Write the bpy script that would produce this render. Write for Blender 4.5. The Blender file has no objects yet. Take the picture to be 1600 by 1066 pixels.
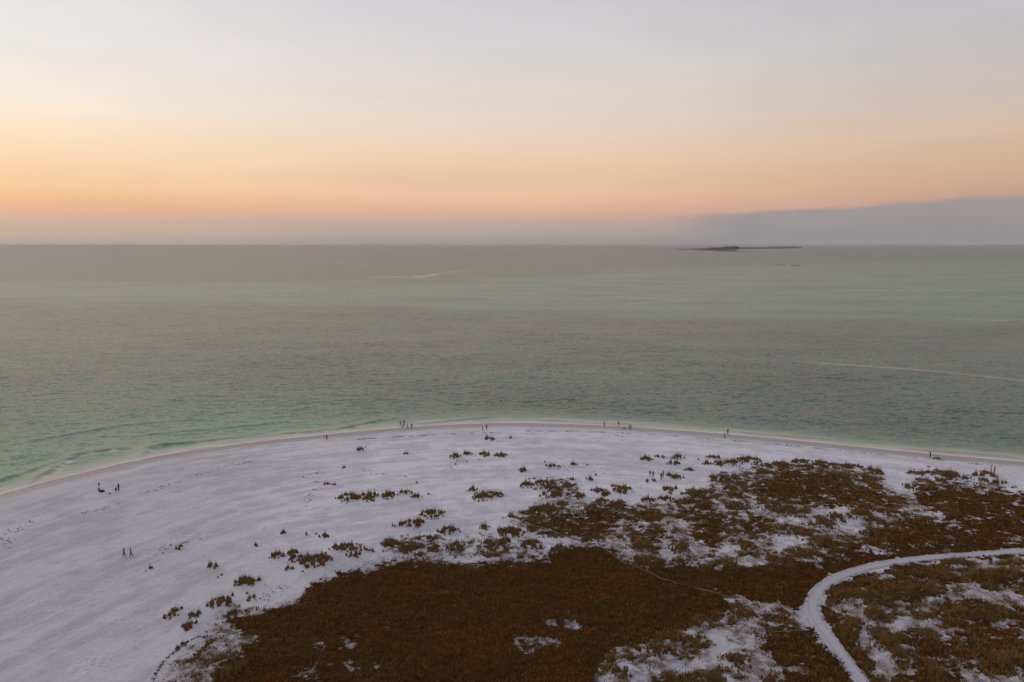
import bpy, math, random
import numpy as np
from mathutils import Vector
random.seed(7); RNG = np.random.default_rng(7)
scene = bpy.context.scene
COL = scene.collection
R = math.radians

# ------------------------------------------------------------------ camera
CAM_H = 56.0
F = 1100.0                      # focal length in pixels of the 1600 px wide photograph
PITCH = math.atan(150.5 / F)
cam_d = bpy.data.cameras.new('camera'); cam = bpy.data.objects.new('camera', cam_d)
COL.objects.link(cam)
cam.location = (0, 0, CAM_H)
cam.rotation_euler = (math.pi / 2 - PITCH, 0, 0)
cam_d.sensor_width = 36.0; cam_d.lens = F / 1600 * 36.0
cam_d.clip_start = 0.5; cam_d.clip_end = 120000
scene.camera = cam

# ------------------------------------------------------------------ colour management
scene.view_settings.view_transform = 'Standard'
scene.view_settings.look = 'None'
scene.view_settings.exposure = 0.0
scene.view_settings.gamma = 1.0
scene.view_settings.use_curve_mapping = False
SUN_AZ = -52.0                  # degrees, left of the viewing direction

def lin(c):
    return tuple(((v / 255) / 12.92 if v / 255 <= 0.04045 else ((v / 255 + 0.055) / 1.055) ** 2.4) for v in c)

class NT:
    """small helper round a node tree"""
    def __init__(s, nt): s.nt = nt
    def n(s, t, **kw):
        k = s.nt.nodes.new(t)
        for a, v in kw.items(): setattr(k, a, v)
        return k
    def link(s, a, b): s.nt.links.new(a, b)
    def put(s, sock, v):
        if isinstance(v, (int, float)): sock.default_value = v
        elif isinstance(v, tuple):
            if len(v) == 3 and sock.type == 'RGBA': v = v + (1,)
            sock.default_value = v
        else: s.link(v, sock)
    def m(s, op, a, b=None, c=None, clamp=False):
        k = s.n('ShaderNodeMath', operation=op); k.use_clamp = clamp
        s.put(k.inputs[0], a)
        if b is not None: s.put(k.inputs[1], b)
        if c is not None: s.put(k.inputs[2], c)
        return k.outputs[0]
    def vm(s, op, a, b=None, scale=None):
        k = s.n('ShaderNodeVectorMath', operation=op)
        s.put(k.inputs[0], a)
        if b is not None: s.put(k.inputs[1], b)
        if scale is not None: s.put(k.inputs['Scale'], scale)
        return k.outputs[0]
    def mr(s, v, a, b, c=0.0, d=1.0, smooth=True):
        k = s.n('ShaderNodeMapRange'); k.interpolation_type = 'SMOOTHSTEP' if smooth else 'LINEAR'
        for i, q in enumerate((v, a, b, c, d)): s.put(k.inputs[i], q)
        return k.outputs[0]
    def ramp(s, v, stops, interp='LINEAR'):
        k = s.n('ShaderNodeValToRGB'); s.put(k.inputs[0], v)
        cr = k.color_ramp; cr.interpolation = interp
        while len(cr.elements) < len(stops): cr.elements.new(0.5)
        for e, (p, c) in zip(cr.elements, stops):
            e.position = p; e.color = tuple(c) + (1,)
        return k.outputs[0]
    def mix(s, f, a, b, blend='MIX'):
        k = s.n('ShaderNodeMix', data_type='RGBA', blend_type=blend)
        s.put(k.inputs[0], f); s.put(k.inputs[6], a); s.put(k.inputs[7], b)
        return k.outputs[2]
    def noise(s, vec, scale, detail=3.0, rough=0.5, dist=0.0, out=0):
        k = s.n('ShaderNodeTexNoise'); s.put(k.inputs['Vector'], vec)
        k.inputs['Scale'].default_value = scale; k.inputs['Detail'].default_value = detail
        k.inputs['Roughness'].default_value = rough; k.inputs['Distortion'].default_value = dist
        return k.outputs[out]
    def attr(s, name, out='Fac'):
        k = s.n('ShaderNodeAttribute'); k.attribute_name = name
        return k.outputs[out]

# ------------------------------------------------------------------ world: dusk sky
world = bpy.data.worlds.new('World'); scene.world = world; world.use_nodes = True
W = NT(world.node_tree); world.node_tree.nodes.clear()
tc = W.n('ShaderNodeTexCoord').outputs['Generated']
sep = W.n('ShaderNodeSeparateXYZ'); W.link(W.vm('NORMALIZE', tc), sep.inputs[0])
dx, dy, dz = sep.outputs
elev = W.m('MULTIPLY', W.m('ARCSINE', dz), 180 / math.pi)                     # degrees
az = W.m('MULTIPLY', W.m('ARCTAN2', dx, dy), 180 / math.pi)                   # degrees, right is +
E = 90.0
def col_stops(lst): return [(max(0.0, e) / E, lin(c)) for e, c in lst]
eN = W.m('DIVIDE', W.m('MAXIMUM', elev, 0.0), E)
def sky_stops(px, lst, high):
    """dusk colours read along one column of the photograph, as elevations"""
    out = []
    for py, c in lst:
        u, v = (px - 800) / F, (533 - py) / F
        X_, Y_, Z_ = u, math.cos(PITCH) + v * math.sin(PITCH), v * math.cos(PITCH) - math.sin(PITCH)
        out.append((max(0.0, math.degrees(math.asin(Z_ / math.sqrt(X_ * X_ + Y_ * Y_ + Z_ * Z_)))), c))
    return col_stops(sorted(out + high))
HIGH = [(32, (194, 194, 205)), (90, (178, 180, 198))]
HIGHL = [(32, (214, 212, 216)), (90, (178, 180, 198))]
warm = W.ramp(eN, sky_stops(0, [(382, (180, 165, 154)), (365, (197, 176, 160)), (346, (207, 177, 160)), (328, (230, 182, 156)), (308, (243, 193, 148)), (288, (250, 207, 163)), (250, (252, 217, 177)), (200, (255, 230, 198)),
                                (150, (250, 236, 220)), (100, (243, 235, 226)), (50, (237, 234, 231)), (0, (236, 232, 231))], HIGHL))
mid = W.ramp(eN, sky_stops(800, [(382, (156, 150, 147)), (365, (176, 164, 158)), (346, (197, 169, 158)), (328, (224, 179, 155)), (302, (239, 195, 163)), (280, (233, 198, 167)), (240, (238, 208, 181)), (200, (235, 215, 199)),
                                 (150, (228, 215, 206)), (100, (221, 214, 212)), (60, (213, 211, 211)), (0, (209, 207, 214))], HIGH))
cool = W.ramp(eN, sky_stops(1600, [(382, (150, 146, 148)), (350, (164, 152, 148)), (320, (190, 158, 145)), (290, (203, 167, 145)), (250, (210, 178, 149)), (200, (217, 189, 168)), (165, (209, 190, 176)),
                                   (120, (203, 191, 185)), (60, (197, 193, 193)), (0, (196, 194, 197))], [(30, (150, 153, 168)), (90, (178, 180, 198))]))
back = W.ramp(eN, col_stops([(0.0, (120, 122, 135)), (4, (145, 138, 146)), (10, (172, 154, 158)), (18, (165, 158, 166)), (32, (160, 163, 180)), (90, (178, 180, 198))]))
# angle away from the sunset azimuth
da = W.m('ABSOLUTE', W.m('SUBTRACT', W.m('MODULO', W.m('ADD', W.m('SUBTRACT', az, SUN_AZ), 540.0), 360.0), 180.0))
s1 = W.mix(W.mr(da, 12, 52), warm, mid)
s2 = W.mix(W.mr(da, 50, 90), s1, cool)
s3 = W.mix(W.mr(da, 95, 165), s2, back)
# grey-mauve cloud bank low on the right, with a soft wavy top
dirn = W.vm('NORMALIZE', tc)
cvec = W.vm('MULTIPLY', dirn, (3.0, 3.0, 22.0))
cn = W.noise(cvec, 2.2, 3, 0.5)
cn2 = W.noise(cvec, 9.0, 3, 0.5)
etop = W.mr(az, 12.0, 40.0, 2.30, 3.55, smooth=False)
etop = W.m('ADD', etop, W.m('MULTIPLY', W.m('SUBTRACT', cn, 0.5), 0.75))
etop = W.m('ADD', etop, W.m('MULTIPLY', W.m('SUBTRACT', cn2, 0.5), 0.45))
cm = W.mr(W.m('SUBTRACT', etop, elev), -0.10, 0.40)
cm = W.m('MULTIPLY', cm, W.mr(az, 10.0, 19.0))
cm = W.m('MULTIPLY', cm, W.mr(az, 120.0, 80.0))
cm = W.m('MULTIPLY', cm, 0.92)
cloudc = W.mix(W.mr(elev, 0.0, 3.2), lin((149, 147, 149)), lin((157, 150, 152)))
s4 = W.mix(cm, s3, cloudc)
# faint high streaks
hv = W.vm('MULTIPLY', dirn, (1.6, 1.6, 9.0))
hs = W.noise(hv, 2.4, 4, 0.55, 0.4)
streak = W.m('MULTIPLY', W.m('SUBTRACT', hs, 0.5), 0.13)
s5 = W.vm('SCALE', s4, scale=W.m('ADD', 1.0, streak))
# physical twilight sky adds its own gradient on top of the measured dusk colours
sky = W.n('ShaderNodeTexSky'); sky.sky_type = 'NISHITA'; sky.sun_disc = False
sky.sun_elevation = R(3.0); sky.sun_rotation = R(SUN_AZ); sky.dust_density = 3.0
nish = W.vm('SCALE', sky.outputs[0], scale=0.09)
fin = W.mix(0.02, s5, nish)
bg = W.n('ShaderNodeBackground'); W.link(fin, bg.inputs[0]); bg.inputs[1].default_value = 1.0
wo = W.n('ShaderNodeOutputWorld'); W.link(bg.outputs[0], wo.inputs[0])

# low sun glow of the dusk, very soft
sd_ = bpy.data.lights.new('sun', 'SUN'); sd_.energy = 0.75; sd_.angle = R(12); sd_.color = (1.0, 0.72, 0.5)
sun = bpy.data.objects.new('sun', sd_); COL.objects.link(sun)
a_, e_ = R(SUN_AZ), R(8.0)
sdir = Vector((math.sin(a_) * math.cos(e_), math.cos(a_) * math.cos(e_), math.sin(e_)))
sun.rotation_euler = sdir.to_track_quat('Z', 'Y').to_euler()

# ------------------------------------------------------------------ projection helpers
CP, SP = math.cos(PITCH), math.sin(PITCH)
def ground(px, py, z=0.0):
    """point of the horizontal plane z seen at a photograph pixel"""
    px = np.asarray(px, float); py = np.asarray(py, float)
    u = (px - 800) / F; v = (533 - py) / F
    X = u; Y = CP + v * SP; Z = v * CP - SP
    t = (z - CAM_H) / np.minimum(Z, -1e-5)
    return X * t, Y * t
def pixel(x, y, z=0.0):
    zz = z - CAM_H
    d = y * CP - zz * SP
    d = np.maximum(d, 1e-3)
    return 800 + F * x / d, 533 - F * (y * SP + zz * CP) / d

# ------------------------------------------------------------------ noise in numpy
_perm = RNG.permutation(4096); _ang = RNG.random(4096) * 2 * np.pi
_gx, _gy = np.cos(_ang), np.sin(_ang)
def perlin(x, y):
    xi = np.floor(x).astype(np.int64); yi = np.floor(y).astype(np.int64)
    fx = x - xi; fy = y - yi
    u = fx * fx * fx * (fx * (fx * 6 - 15) + 10); v = fy * fy * fy * (fy * (fy * 6 - 15) + 10)
    def g(ix, iy, ax, ay):
        h = _perm[(_perm[ix & 4095] + iy) & 4095]
        return _gx[h] * ax + _gy[h] * ay
    a = g(xi, yi, fx, fy); b = g(xi + 1, yi, fx - 1, fy)
    c = g(xi, yi + 1, fx, fy - 1); d = g(xi + 1, yi + 1, fx - 1, fy - 1)
    return ((a * (1 - u) + b * u) * (1 - v) + (c * (1 - u) + d * u) * v) * 1.4
def fbm(x, y, o=4, g=0.5):
    s = 0; a = 1; n = 0
    for i in range(o):
        s = s + a * perlin(x * 2 ** i + 17.3 * i, y * 2 ** i + 9.1 * i); n += a; a *= g
    return s / n
def sstep(x, a, b):
    t = np.clip((x - a) / (b - a), 0, 1); return t * t * (3 - 2 * t)

def polydist(x, y, poly):
    """distance to a polyline, arc length of the nearest point, side (+ = right of travel)"""
    best = np.full(x.shape, 1e9); s = np.zeros(x.shape); side = np.ones(x.shape); acc = 0
    for (x0, y0), (x1, y1) in zip(poly[:-1], poly[1:]):
        ex, ey = x1 - x0, y1 - y0; L = math.hypot(ex, ey)
        if L < 1e-6: continue
        t = np.clip(((x - x0) * ex + (y - y0) * ey) / (L * L), 0, 1)
        qx = x - x0 - t * ex; qy = y - y0 - t * ey
        d = np.hypot(qx, qy)
        m = d < best
        best = np.where(m, d, best); s = np.where(m, acc + t * L, s)
        side = np.where(m, np.where(ex * qy - ey * qx < 0, 1.0, -1.0), side)
        acc += L
    return best, s, side
def smooth_poly(pts, n=6):
    """Catmull-Rom through the points"""
    P = [np.array(p, float) for p in pts]; P = [2 * P[0] - P[1]] + P + [2 * P[-1] - P[-2]]
    out = []
    for i in range(1, len(P) - 2):
        for k in range(n):
            t = k / n
            out.append(0.5 * (2 * P[i] + (P[i + 1] - P[i - 1]) * t + (2 * P[i - 1] - 5 * P[i] + 4 * P[i + 1] - P[i + 2]) * t * t
                              + (-P[i - 1] + 3 * P[i] - 3 * P[i + 1] + P[i + 2]) * t ** 3))
    out.append(P[-2]); return [tuple(p) for p in out]
def to_ground(pts, z=0.0):
    return [tuple(float(c) for c in ground(a, b, z)) for a, b in pts]

# ------------------------------------------------------------------ the shoreline and the lie of the land
SHORE_PX = [(0, 773), (60, 756), (130, 739), (200, 722), (250, 712), (300, 704), (350, 697), (400, 690.5), (450, 685), (500, 680), (560, 674),
            (620, 669), (680, 665), (740, 662), (800, 661), (860, 662), (920, 664), (980, 667), (1040, 671), (1100, 675.5), (1160, 680.5),
            (1240, 688), (1320, 696), (1400, 704), (1480, 711.5), (1550, 717.5), (1600, 722)]
sh = to_ground(SHORE_PX)
def extend(p0, p1, turn, n, step):
    a = math.atan2(p1[1] - p0[1], p1[0] - p0[0]); q = p1; out = []
    for i in range(n):
        a += turn; q = (q[0] + step * math.cos(a), q[1] + step * math.sin(a)); out.append(q)
    return out
left_ext = extend(sh[1], sh[0], 0.03, 14, 20)[::-1]
right_ext = extend(sh[-2], sh[-1], -0.02, 18, 20)
SHORE = left_ext + smooth_poly(sh, 2) + right_ext

ROAD_PX = [(1376, 1110), (1352, 1070), (1325, 1034), (1302, 1003), (1282, 975), (1270, 952), (1272, 932), (1288, 912), (1316, 896.5), (1352, 885),
           (1400, 876), (1460, 869), (1520, 864.5), (1600, 858), (1700, 848)]
ROAD = smooth_poly(to_ground(ROAD_PX, 1.5), 6)
TRAIL_PX = [(800, 812), (835, 822), (880, 836), (930, 852), (975, 878), (1010, 895), (1070, 916), (1135, 933), (1190, 944), (1245, 957)]
TRAIL = smooth_poly(to_ground(TRAIL_PX, 1.6), 6)
TRAIL2_PX = [(1208, 987), (1232, 985), (1262, 983)]
TRAIL2 = smooth_poly(to_ground(TRAIL2_PX, 1.6), 5)

# ------------------------------------------------------------------ plant cover map, traced over the ground
GX0, GY0, GS = -200, 640, 2.0
gw, gh = int(2000 / GS), int(500 / GS)
gxx, gyy = np.meshgrid(GX0 + np.arange(gw) * GS, GY0 + np.arange(gh) * GS)
wx = gxx + 11 * fbm(gxx / 30, gyy / 14, 4, 0.65); wy = gyy + 5.5 * fbm(gxx / 26 + 50, gyy / 12 + 9, 4, 0.65)
def inpoly(pts):
    ins = np.zeros(gxx.shape, bool); n = len(pts)
    for i in range(n):
        x0, y0 = pts[i]; x1, y1 = pts[(i + 1) % n]
        if y0 == y1: continue
        c = (y0 > wy) != (y1 > wy)
        ins ^= c & (wx < (x1 - x0) * (wy - y0) / (y1 - y0) + x0)
    return ins
def ell(cx, cy, rx, ry):
    return ((wx - cx) / rx) ** 2 + ((wy - cy) / ry) ** 2 < 1
HEATH = np.zeros(gxx.shape); MIXED = np.zeros(gxx.shape)
def blur(a, r):
    k = np.exp(-np.linspace(-2, 2, 2 * r + 1) ** 2); k /= k.sum()
    p = np.pad(a, r, mode='edge')
    p = np.apply_along_axis(lambda v: np.convolve(v, k, 'valid'), 0, p)
    return np.apply_along_axis(lambda v: np.convolve(v, k, 'valid'), 1, p)
for d, pts in [
    (0.60, [(790, 806), (850, 790), (900, 785), (1000, 790), (1080, 776), (1130, 740), (1210, 722), (1310, 720), (1385, 732), (1400, 770), (1440, 785), (1450, 825), (1320, 868), (1275, 885), (1130, 893), (1000, 890), (965, 868), (900, 850), (830, 835)]),
    (0.36, [(590, 838), (700, 835), (800, 840), (860, 850), (870, 868), (790, 880), (700, 868), (600, 866)]),
    (0.72, [(1290, 925), (1330, 905), (1420, 888), (1600, 872), (1820, 850), (1820, 1150), (1390, 1150), (1345, 1040), (1310, 990), (1288, 960)]),
    (0.62, [(930, 1150), (935, 1050), (960, 1015), (1040, 985), (1130, 955), (1150, 935), (1245, 960), (1255, 985), (1300, 1040), (1340, 1080), (1350, 1150)]),
    (0.48, [(215, 1150), (245, 1060), (300, 1010), (345, 960), (370, 940), (420, 975), (400, 1010), (360, 1040), (380, 1150)]),
    (0.40, [(1420, 735), (1500, 735), (1590, 760), (1500, 765), (1430, 765)]),
    (0.45, [(820, 748), (890, 748), (915, 778), (860, 782), (830, 765)]),
]: MIXED[inpoly(pts)] = d
for d, pts in [
    (1, [(320, 1150), (335, 1066), (352, 1040), (400, 1010), (410, 985), (405, 962), (440, 950), (475, 945), (490, 918), (520, 906), (560, 897), (600, 886), (640, 879),
         (690, 880), (720, 889), (790, 884), (830, 881), (870, 868), (900, 857), (930, 853), (955, 866), (985, 886), (1030, 904), (1080, 922), (1138, 938), (1142, 950),
         (1110, 966), (1060, 982), (1010, 1000), (965, 1012), (940, 1035), (925, 1066), (915, 1150)]),
    (1, [(1000, 893), (1060, 888), (1150, 895), (1200, 890), (1245, 879), (1275, 884), (1285, 900), (1268, 916), (1250, 940), (1235, 948), (1190, 940), (1130, 929), (1060, 908)]),
    (0.58, [(1178, 752), (1210, 738), (1260, 736), (1300, 752), (1350, 762), (1400, 776), (1428, 792), (1400, 797), (1350, 790), (1300, 787), (1240, 786), (1200, 782), (1178, 770)]),
    (0.60, [(1420, 772), (1470, 756), (1520, 760), (1600, 771), (1820, 790), (1820, 832), (1600, 853), (1520, 862), (1440, 867), (1400, 871), (1345, 880), (1305, 892), (1285, 890), (1290, 872), (1330, 854),
         (1330, 842), (1375, 826), (1410, 814), (1450, 811), (1495, 826), (1500, 815), (1450, 797)]),
    (0.56, [(828, 815), (870, 806), (930, 802), (975, 799), (985, 810), (960, 825), (925, 842), (905, 846), (880, 834)]),
    (0.52, [(985, 806), (1030, 800), (1040, 812), (1010, 818), (985, 815)]),
    (0.56, [(1052, 802), (1100, 800), (1130, 808), (1135, 825), (1128, 842), (1140, 856), (1110, 850), (1080, 835), (1092, 820)]),
    (0.56, [(1140, 818), (1200, 812), (1215, 825), (1190, 838), (1150, 834)]),
    (0.6, [(960, 838), (1040, 830), (1060, 842), (1000, 848)]),
    (0.8, [(1165, 990), (1250, 985), (1288, 1015), (1325, 1066), (1345, 1150), (1270, 1150), (1215, 1035)]),
    (0.52, [(1330, 925), (1400, 900), (1500, 892), (1600, 905), (1820, 900), (1820, 940), (1600, 922), (1500, 918), (1440, 935), (1380, 930)]),
    (0.54, [(1470, 940), (1540, 945), (1600, 960), (1820, 970), (1820, 1060), (1600, 1040), (1520, 1050), (1470, 1010), (1500, 985), (1470, 965)]),
    (0.5, [(1400, 990), (1470, 1000), (1500, 1050), (1480, 1150), (1400, 1150), (1405, 1040)]),
    (1, [(1296, 925), (1330, 906), (1400, 889), (1480, 881), (1480, 887), (1400, 899), (1345, 918), (1305, 940)]),
    (1, [(1290, 945), (1300, 938), (1300, 960), (1330, 1000), (1365, 1050), (1350, 1050), (1310, 1000), (1290, 968)]),
    (0.8, [(355, 965), (405, 960), (410, 985), (370, 990)]),
]: HEATH[inpoly(pts)] = d
HEATH0 = HEATH.copy()
for cx, cy, rx, ry, k in [(834, 1006, 46, 20, .80), (880, 980, 40, 8, .74), (826, 1011, 18, 9, .9), (625, 990, 40, 14, .25), (560, 1042, 60, 11, .74), (515, 1008, 56, 8, .74), (655, 1000, 34, 8, .7), (700, 1058, 40, 8, .2), (960, 1040, 26, 22, .4), (890, 967, 14, 4, 0.5), (880, 980, 26, 9, 0.45), (540, 991, 24, 11, .5), (540, 991, 9, 4, .9), (597, 978, 12, 7, .8), (485, 1051, 34, 16, .55), (487, 1051, 16, 7, .9), (560, 1045, 12, 6, .5), (1177, 915, 9, 4, 1), (984, 935, 5, 2, .7),
                       (1095, 925, 10, 3, .5), (1565, 797, 12, 3, 1), (1590, 810, 8, 3, 1), (1583, 845, 16, 5, 1), (1436, 854, 9, 3, 1), (1367, 860, 24, 10, .8), (1345, 853, 14, 4, .8),
                       (450, 985, 14, 5, .8), (420, 1015, 24, 5, .9), (440, 1003, 16, 4, .8), (520, 1010, 40, 5, .55), (640, 1020, 18, 4, .35), (470, 1000, 22, 4, .5), (625, 890, 10, 5, .8), (575, 902, 16, 3, .6),
                       (1050, 868, 14, 10, 1), (975, 873, 16, 8, 1), (1045, 872, 16, 7, 1), (1030, 848, 20, 8, 1), (1090, 858, 22, 6, 1), (1140, 866, 26, 8, 1), (900, 846, 60, 4, 1), (930, 850, 50, 5, 1), (850, 848, 22, 12, 1),
                       (968, 818, 12, 6, 1), (1000, 822, 12, 4, 1), (1065, 820, 14, 5, 1), (1045, 828, 12, 4, 1), (1135, 855, 10, 10, 1), (1175, 880, 26, 8, 1), (1190, 795, 14, 10, 1),
                       (1130, 1015, 26, 18, 1), (1080, 1040, 46, 12, 1), (1120, 988, 18, 8, 1), (1070, 992, 18, 6, 1), (1180, 1000, 24, 8, 1), (1155, 1040, 40, 8, 1), (1000, 1060, 24, 12, 1), (1250, 1030, 10, 6, .7), (1210, 1020, 16, 10, .8), (1235, 1050, 20, 6, .8), (1200, 950, 40, 4, 1), (1150, 940, 16, 4, 1),
                       (1378, 902, 24, 10, 1), (1545, 885, 18, 7, 1), (1555, 930, 50, 9, 1), (1600, 945, 40, 7, 1), (1520, 918, 14, 7, .8), (1320, 945, 16, 8, 1), (1302, 956, 14, 8, 1), (1340, 955, 20, 6, 1), (1410, 943, 16, 5, 1), (1385, 953, 12, 5, 1),
                       (1418, 972, 26, 12, 1), (1400, 985, 16, 8, 1), (1352, 1000, 14, 12, 1), (1370, 1022, 18, 14, 1), (1385, 1040, 12, 10, .8), (1480, 990, 20, 6, 1), (1450, 978, 16, 5, .8), (1570, 978, 20, 9, 1), (1555, 990, 16, 5, .8), (1420, 1050, 12, 12, .7), (1515, 1050, 14, 14, .7), (1600, 990, 14, 6, .6),
                       (1300, 800, 40, 9, 1), (1325, 812, 26, 10, 1), (1330, 828, 16, 8, 1), (1240, 812, 40, 8, 1), (1222, 845, 18, 14, 1), (1250, 848, 22, 8, 1), (1395, 748, 16, 26, 1), (1415, 765, 14, 12, 1), (1455, 803, 22, 6, 1), (1485, 817, 20, 4, 1), (1385, 810, 20, 3, 1), (1400, 735, 30, 10, 1), (1180, 790, 10, 8, 1), (1215, 858, 10, 14, 1), (1000, 775, 30, 6, 1)]:
    m = ell(cx, cy, rx * (0.85 if k > 0.85 else 1), ry * (0.85 if k > 0.85 else 1))
    HEATH[m] *= 1 - k; MIXED[m] = np.minimum(MIXED[m], max(0.05, 0.45 * (1 - k)))
HEATH0s = blur(HEATH0, 3); FRINGE = blur(HEATH0, 11); HEATHs = blur(HEATH, 10); MIXEDs = blur(MIXED, 4); NEARs = blur(np.maximum(HEATH, MIXED), 18)
def samp(a, px, py):
    fx = np.clip((px - GX0) / GS, 0, gw - 1.001); fy = np.clip((py - GY0) / GS, 0, gh - 1.001)
    ix = fx.astype(int); iy = fy.astype(int); fx = fx - ix; fy = fy - iy
    return (a[iy, ix] * (1 - fx) + a[iy, ix + 1] * fx) * (1 - fy) + (a[iy + 1, ix] * (1 - fx) + a[iy + 1, ix + 1] * fx) * fy
def patch_noise(x, y):
    return 1.15 * fbm(x / 3.0, y / 2.6, 5, 0.78) + 0.34 * fbm(x / 9, y / 9 + 30, 2)
def cover(x, y, trails=True):
    """heath cover, mixed cover (0..1) at ground points"""
    px, py = pixel(x, y, 1.5)
    h = samp(HEATHs, px, py); m = samp(MIXEDs, px, py)
    rd, _, _ = polydist(x, y, ROAD); clear = sstep(rd + 0.5 * fbm(x / 0.9, y / 0.9, 3), 0.85, 1.2)
    if trails: td, _, _ = polydist(x, y, TRAIL); clear = clear * np.where(samp(HEATHs, px, py) > 0.3, sstep(td, 0.12, 0.3), sstep(td, 0.2, 0.6))
    if trails: td, _, _ = polydist(x, y, TRAIL2); clear = clear * sstep(td, 0.2, 0.5)
    # plants crowd the edges of the driven path
    h = h + 0.50 * np.exp(-((rd - 1.9) / 0.9) ** 2) * sstep(fbm(x / 5 + 3, y / 5, 2), -0.30, 0.05)
    pn = patch_noise(x, y)
    thr = 0.36 - 0.66 * m
    mm = sstep(pn, thr - 0.10, thr + 0.26) * (m > 0.06)
    mm = np.maximum(mm, 0.40 * sstep(fbm(x / 1.1, y / 0.9, 3, 0.7), 0.02, 0.42) * (m > 0.2))
    hh = sstep(1.34 * h + 0.55 * sstep(h, 0.80, 0.98) + 2.0 * sstep(h, 0.01, 0.12) * fbm(x / 2.6, y / 2.2, 5, 0.78) + 0.30 * fbm(x / 8, y / 7 + 7, 2), 0.30, 0.66)
    return hh * clear, mm * clear

# dune grass clumps seen one by one: x, y, width, height in the photograph, region
CL = []
def clumps(region, lst):
    for c in lst: CL.append((region,) + c)
clumps('open', [(281, 854, 9, 8), (232, 889, 7, 7), (331, 884, 13, 8), (344, 899, 6, 8), (399, 851, 8, 7), (402, 905, 8, 8)])
clumps('lowleft', [(275, 952, 12, 7), (266, 963, 18, 8), (304, 959, 14, 11), (296, 976, 17, 13), (281, 1008, 9, 12), (290, 1008, 4, 4), (342, 941, 28, 16), (322, 1008, 12, 10), (304, 1026, 12, 13),
                   (383, 908, 28, 13), (366, 931, 10, 5), (386, 926, 5, 7), (394, 933, 12, 8), (364, 957, 14, 15), (336, 1032, 10, 7)])
clumps('shoreside', [(562, 700, 10, 5), (570, 696, 4, 3), (634, 706, 7, 4), (537, 728, 6, 5), (521, 757, 6, 6), (512, 756, 9, 2), (761, 683, 9, 4), (769, 683, 7, 5), (799, 681, 6, 4), (652, 754, 6, 4), (669, 771, 5, 5)])
clumps('crest', [(711, 710, 14, 8), (731, 708, 16, 4), (757, 709, 20, 6), (783, 710, 19, 7)])
clumps('ridge', [(546, 776, 34, 12), (577, 773, 23, 15), (608, 773, 21, 11), (633, 771, 20, 5), (650, 777, 16, 4), (757, 771, 32, 16), (737, 766, 18, 5), (779, 774, 16, 8), (676, 801, 34, 15), (648, 817, 28, 11), (625, 822, 18, 4)])
clumps('middle', [(701, 829, 28, 11), (757, 825, 20, 6), (712, 853, 24, 15), (611, 848, 24, 14), (637, 852, 28, 16), (655, 867, 14, 10), (677, 856, 20, 11), (665, 844, 30, 5), (768, 849, 34, 16), (789, 846, 18, 12), (790, 828, 22, 15), (735, 892, 24, 16)])
clumps('lowmid', [(441, 832, 9, 6), (479, 834, 8, 5), (494, 834, 5, 4), (507, 838, 14, 6), (433, 868, 20, 8), (457, 864, 16, 9), (463, 874, 24, 9), (490, 871, 38, 24), (451, 889, 12, 6), (512, 874, 16, 10), (545, 856, 48, 7), (553, 867, 20, 8), (577, 861, 12, 5)])
clumps('behind', [(817, 733, 10, 8), (851, 721, 4, 2), (862, 728, 20, 5), (897, 725, 10, 5), (919, 726, 6, 4), (894, 748, 9, 4), (921, 750, 13, 4), (931, 742, 5, 3)])
clumps('longtuft', [(823, 757, 18, 9), (850, 755, 30, 8), (862, 763, 26, 10), (869, 773, 44, 10), (901, 774, 20, 9), (935, 767, 24, 7), (947, 773, 14, 7), (974, 764, 28, 13), (958, 760, 10, 3), (855, 793, 28, 17), (879, 788, 15, 9), (835, 797, 12, 5)])
clumps('centre', [(927, 795, 24, 13), (938, 784, 22, 8), (966, 787, 24, 14), (808, 830, 30, 14), (833, 850, 30, 17), (874, 857, 24, 16), (1000, 851, 36, 14), (1010, 875, 45, 22), (1062, 856, 28, 16), (1100, 888, 24, 13), (1140, 882, 24, 18), (1060, 880, 20, 12), (1168, 850, 20, 18)])
clumps('walkers', [(1010, 716, 16, 6), (1031, 713, 16, 4), (1058, 713, 20, 5), (1052, 723, 18, 6), (1091, 716, 4, 3), (1077, 733, 12, 5), (1045, 743, 12, 4), (1060, 746, 22, 6), (1016, 752, 16, 4), (1043, 764, 14, 11), (1053, 763, 10, 4)])
clumps('east', [(1115, 713, 20, 5), (1105, 723, 14, 5), (1122, 722, 12, 9), (1145, 721, 28, 9), (1172, 716, 36, 12), (1196, 727, 16, 5), (1132, 746, 42, 10), (1090, 769, 46, 14), (1150, 776, 24, 8), (1015, 782, 24, 7), (1040, 781, 22, 5), (1074, 783, 20, 9), (1062, 792, 10, 6), (1100, 791, 24, 7), (1148, 790, 28, 14), (1195, 786, 26, 17)])
clumps('eastridge', [(1220, 723, 22, 10), (1251, 720, 28, 5), (1262, 728, 14, 6), (1288, 722, 36, 12), (1301, 740, 48, 14), (1323, 727, 12, 6), (1341, 727, 12, 4), (1366, 734, 22, 9), (1352, 746, 30, 10), (1364, 756, 18, 12)])
clumps('farright', [(1425, 737, 14, 4), (1450, 738, 24, 5), (1452, 726, 4, 3), (1476, 736, 18, 13), (1488, 738, 12, 8), (1454, 750, 9, 5), (1471, 748, 10, 8), (1506, 747, 10, 3), (1535, 748, 13, 5), (1558, 752, 20, 5), (1546, 737, 11, 8), (1530, 740, 16, 3), (1434, 759, 32, 11)])
clumps('roadside', [(1230, 796, 44, 14), (1220, 826, 38, 14), (1252, 833, 28, 16), (1284, 848, 36, 13), (1285, 812, 16, 15), (1306, 806, 18, 14), (1220, 870, 34, 25), (1250, 862, 20, 15), (1267, 869, 14, 9), (1345, 794, 34, 10), (1393, 803, 44, 11), (1343, 806, 40, 8), (1484, 802, 28, 10)])
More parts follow.
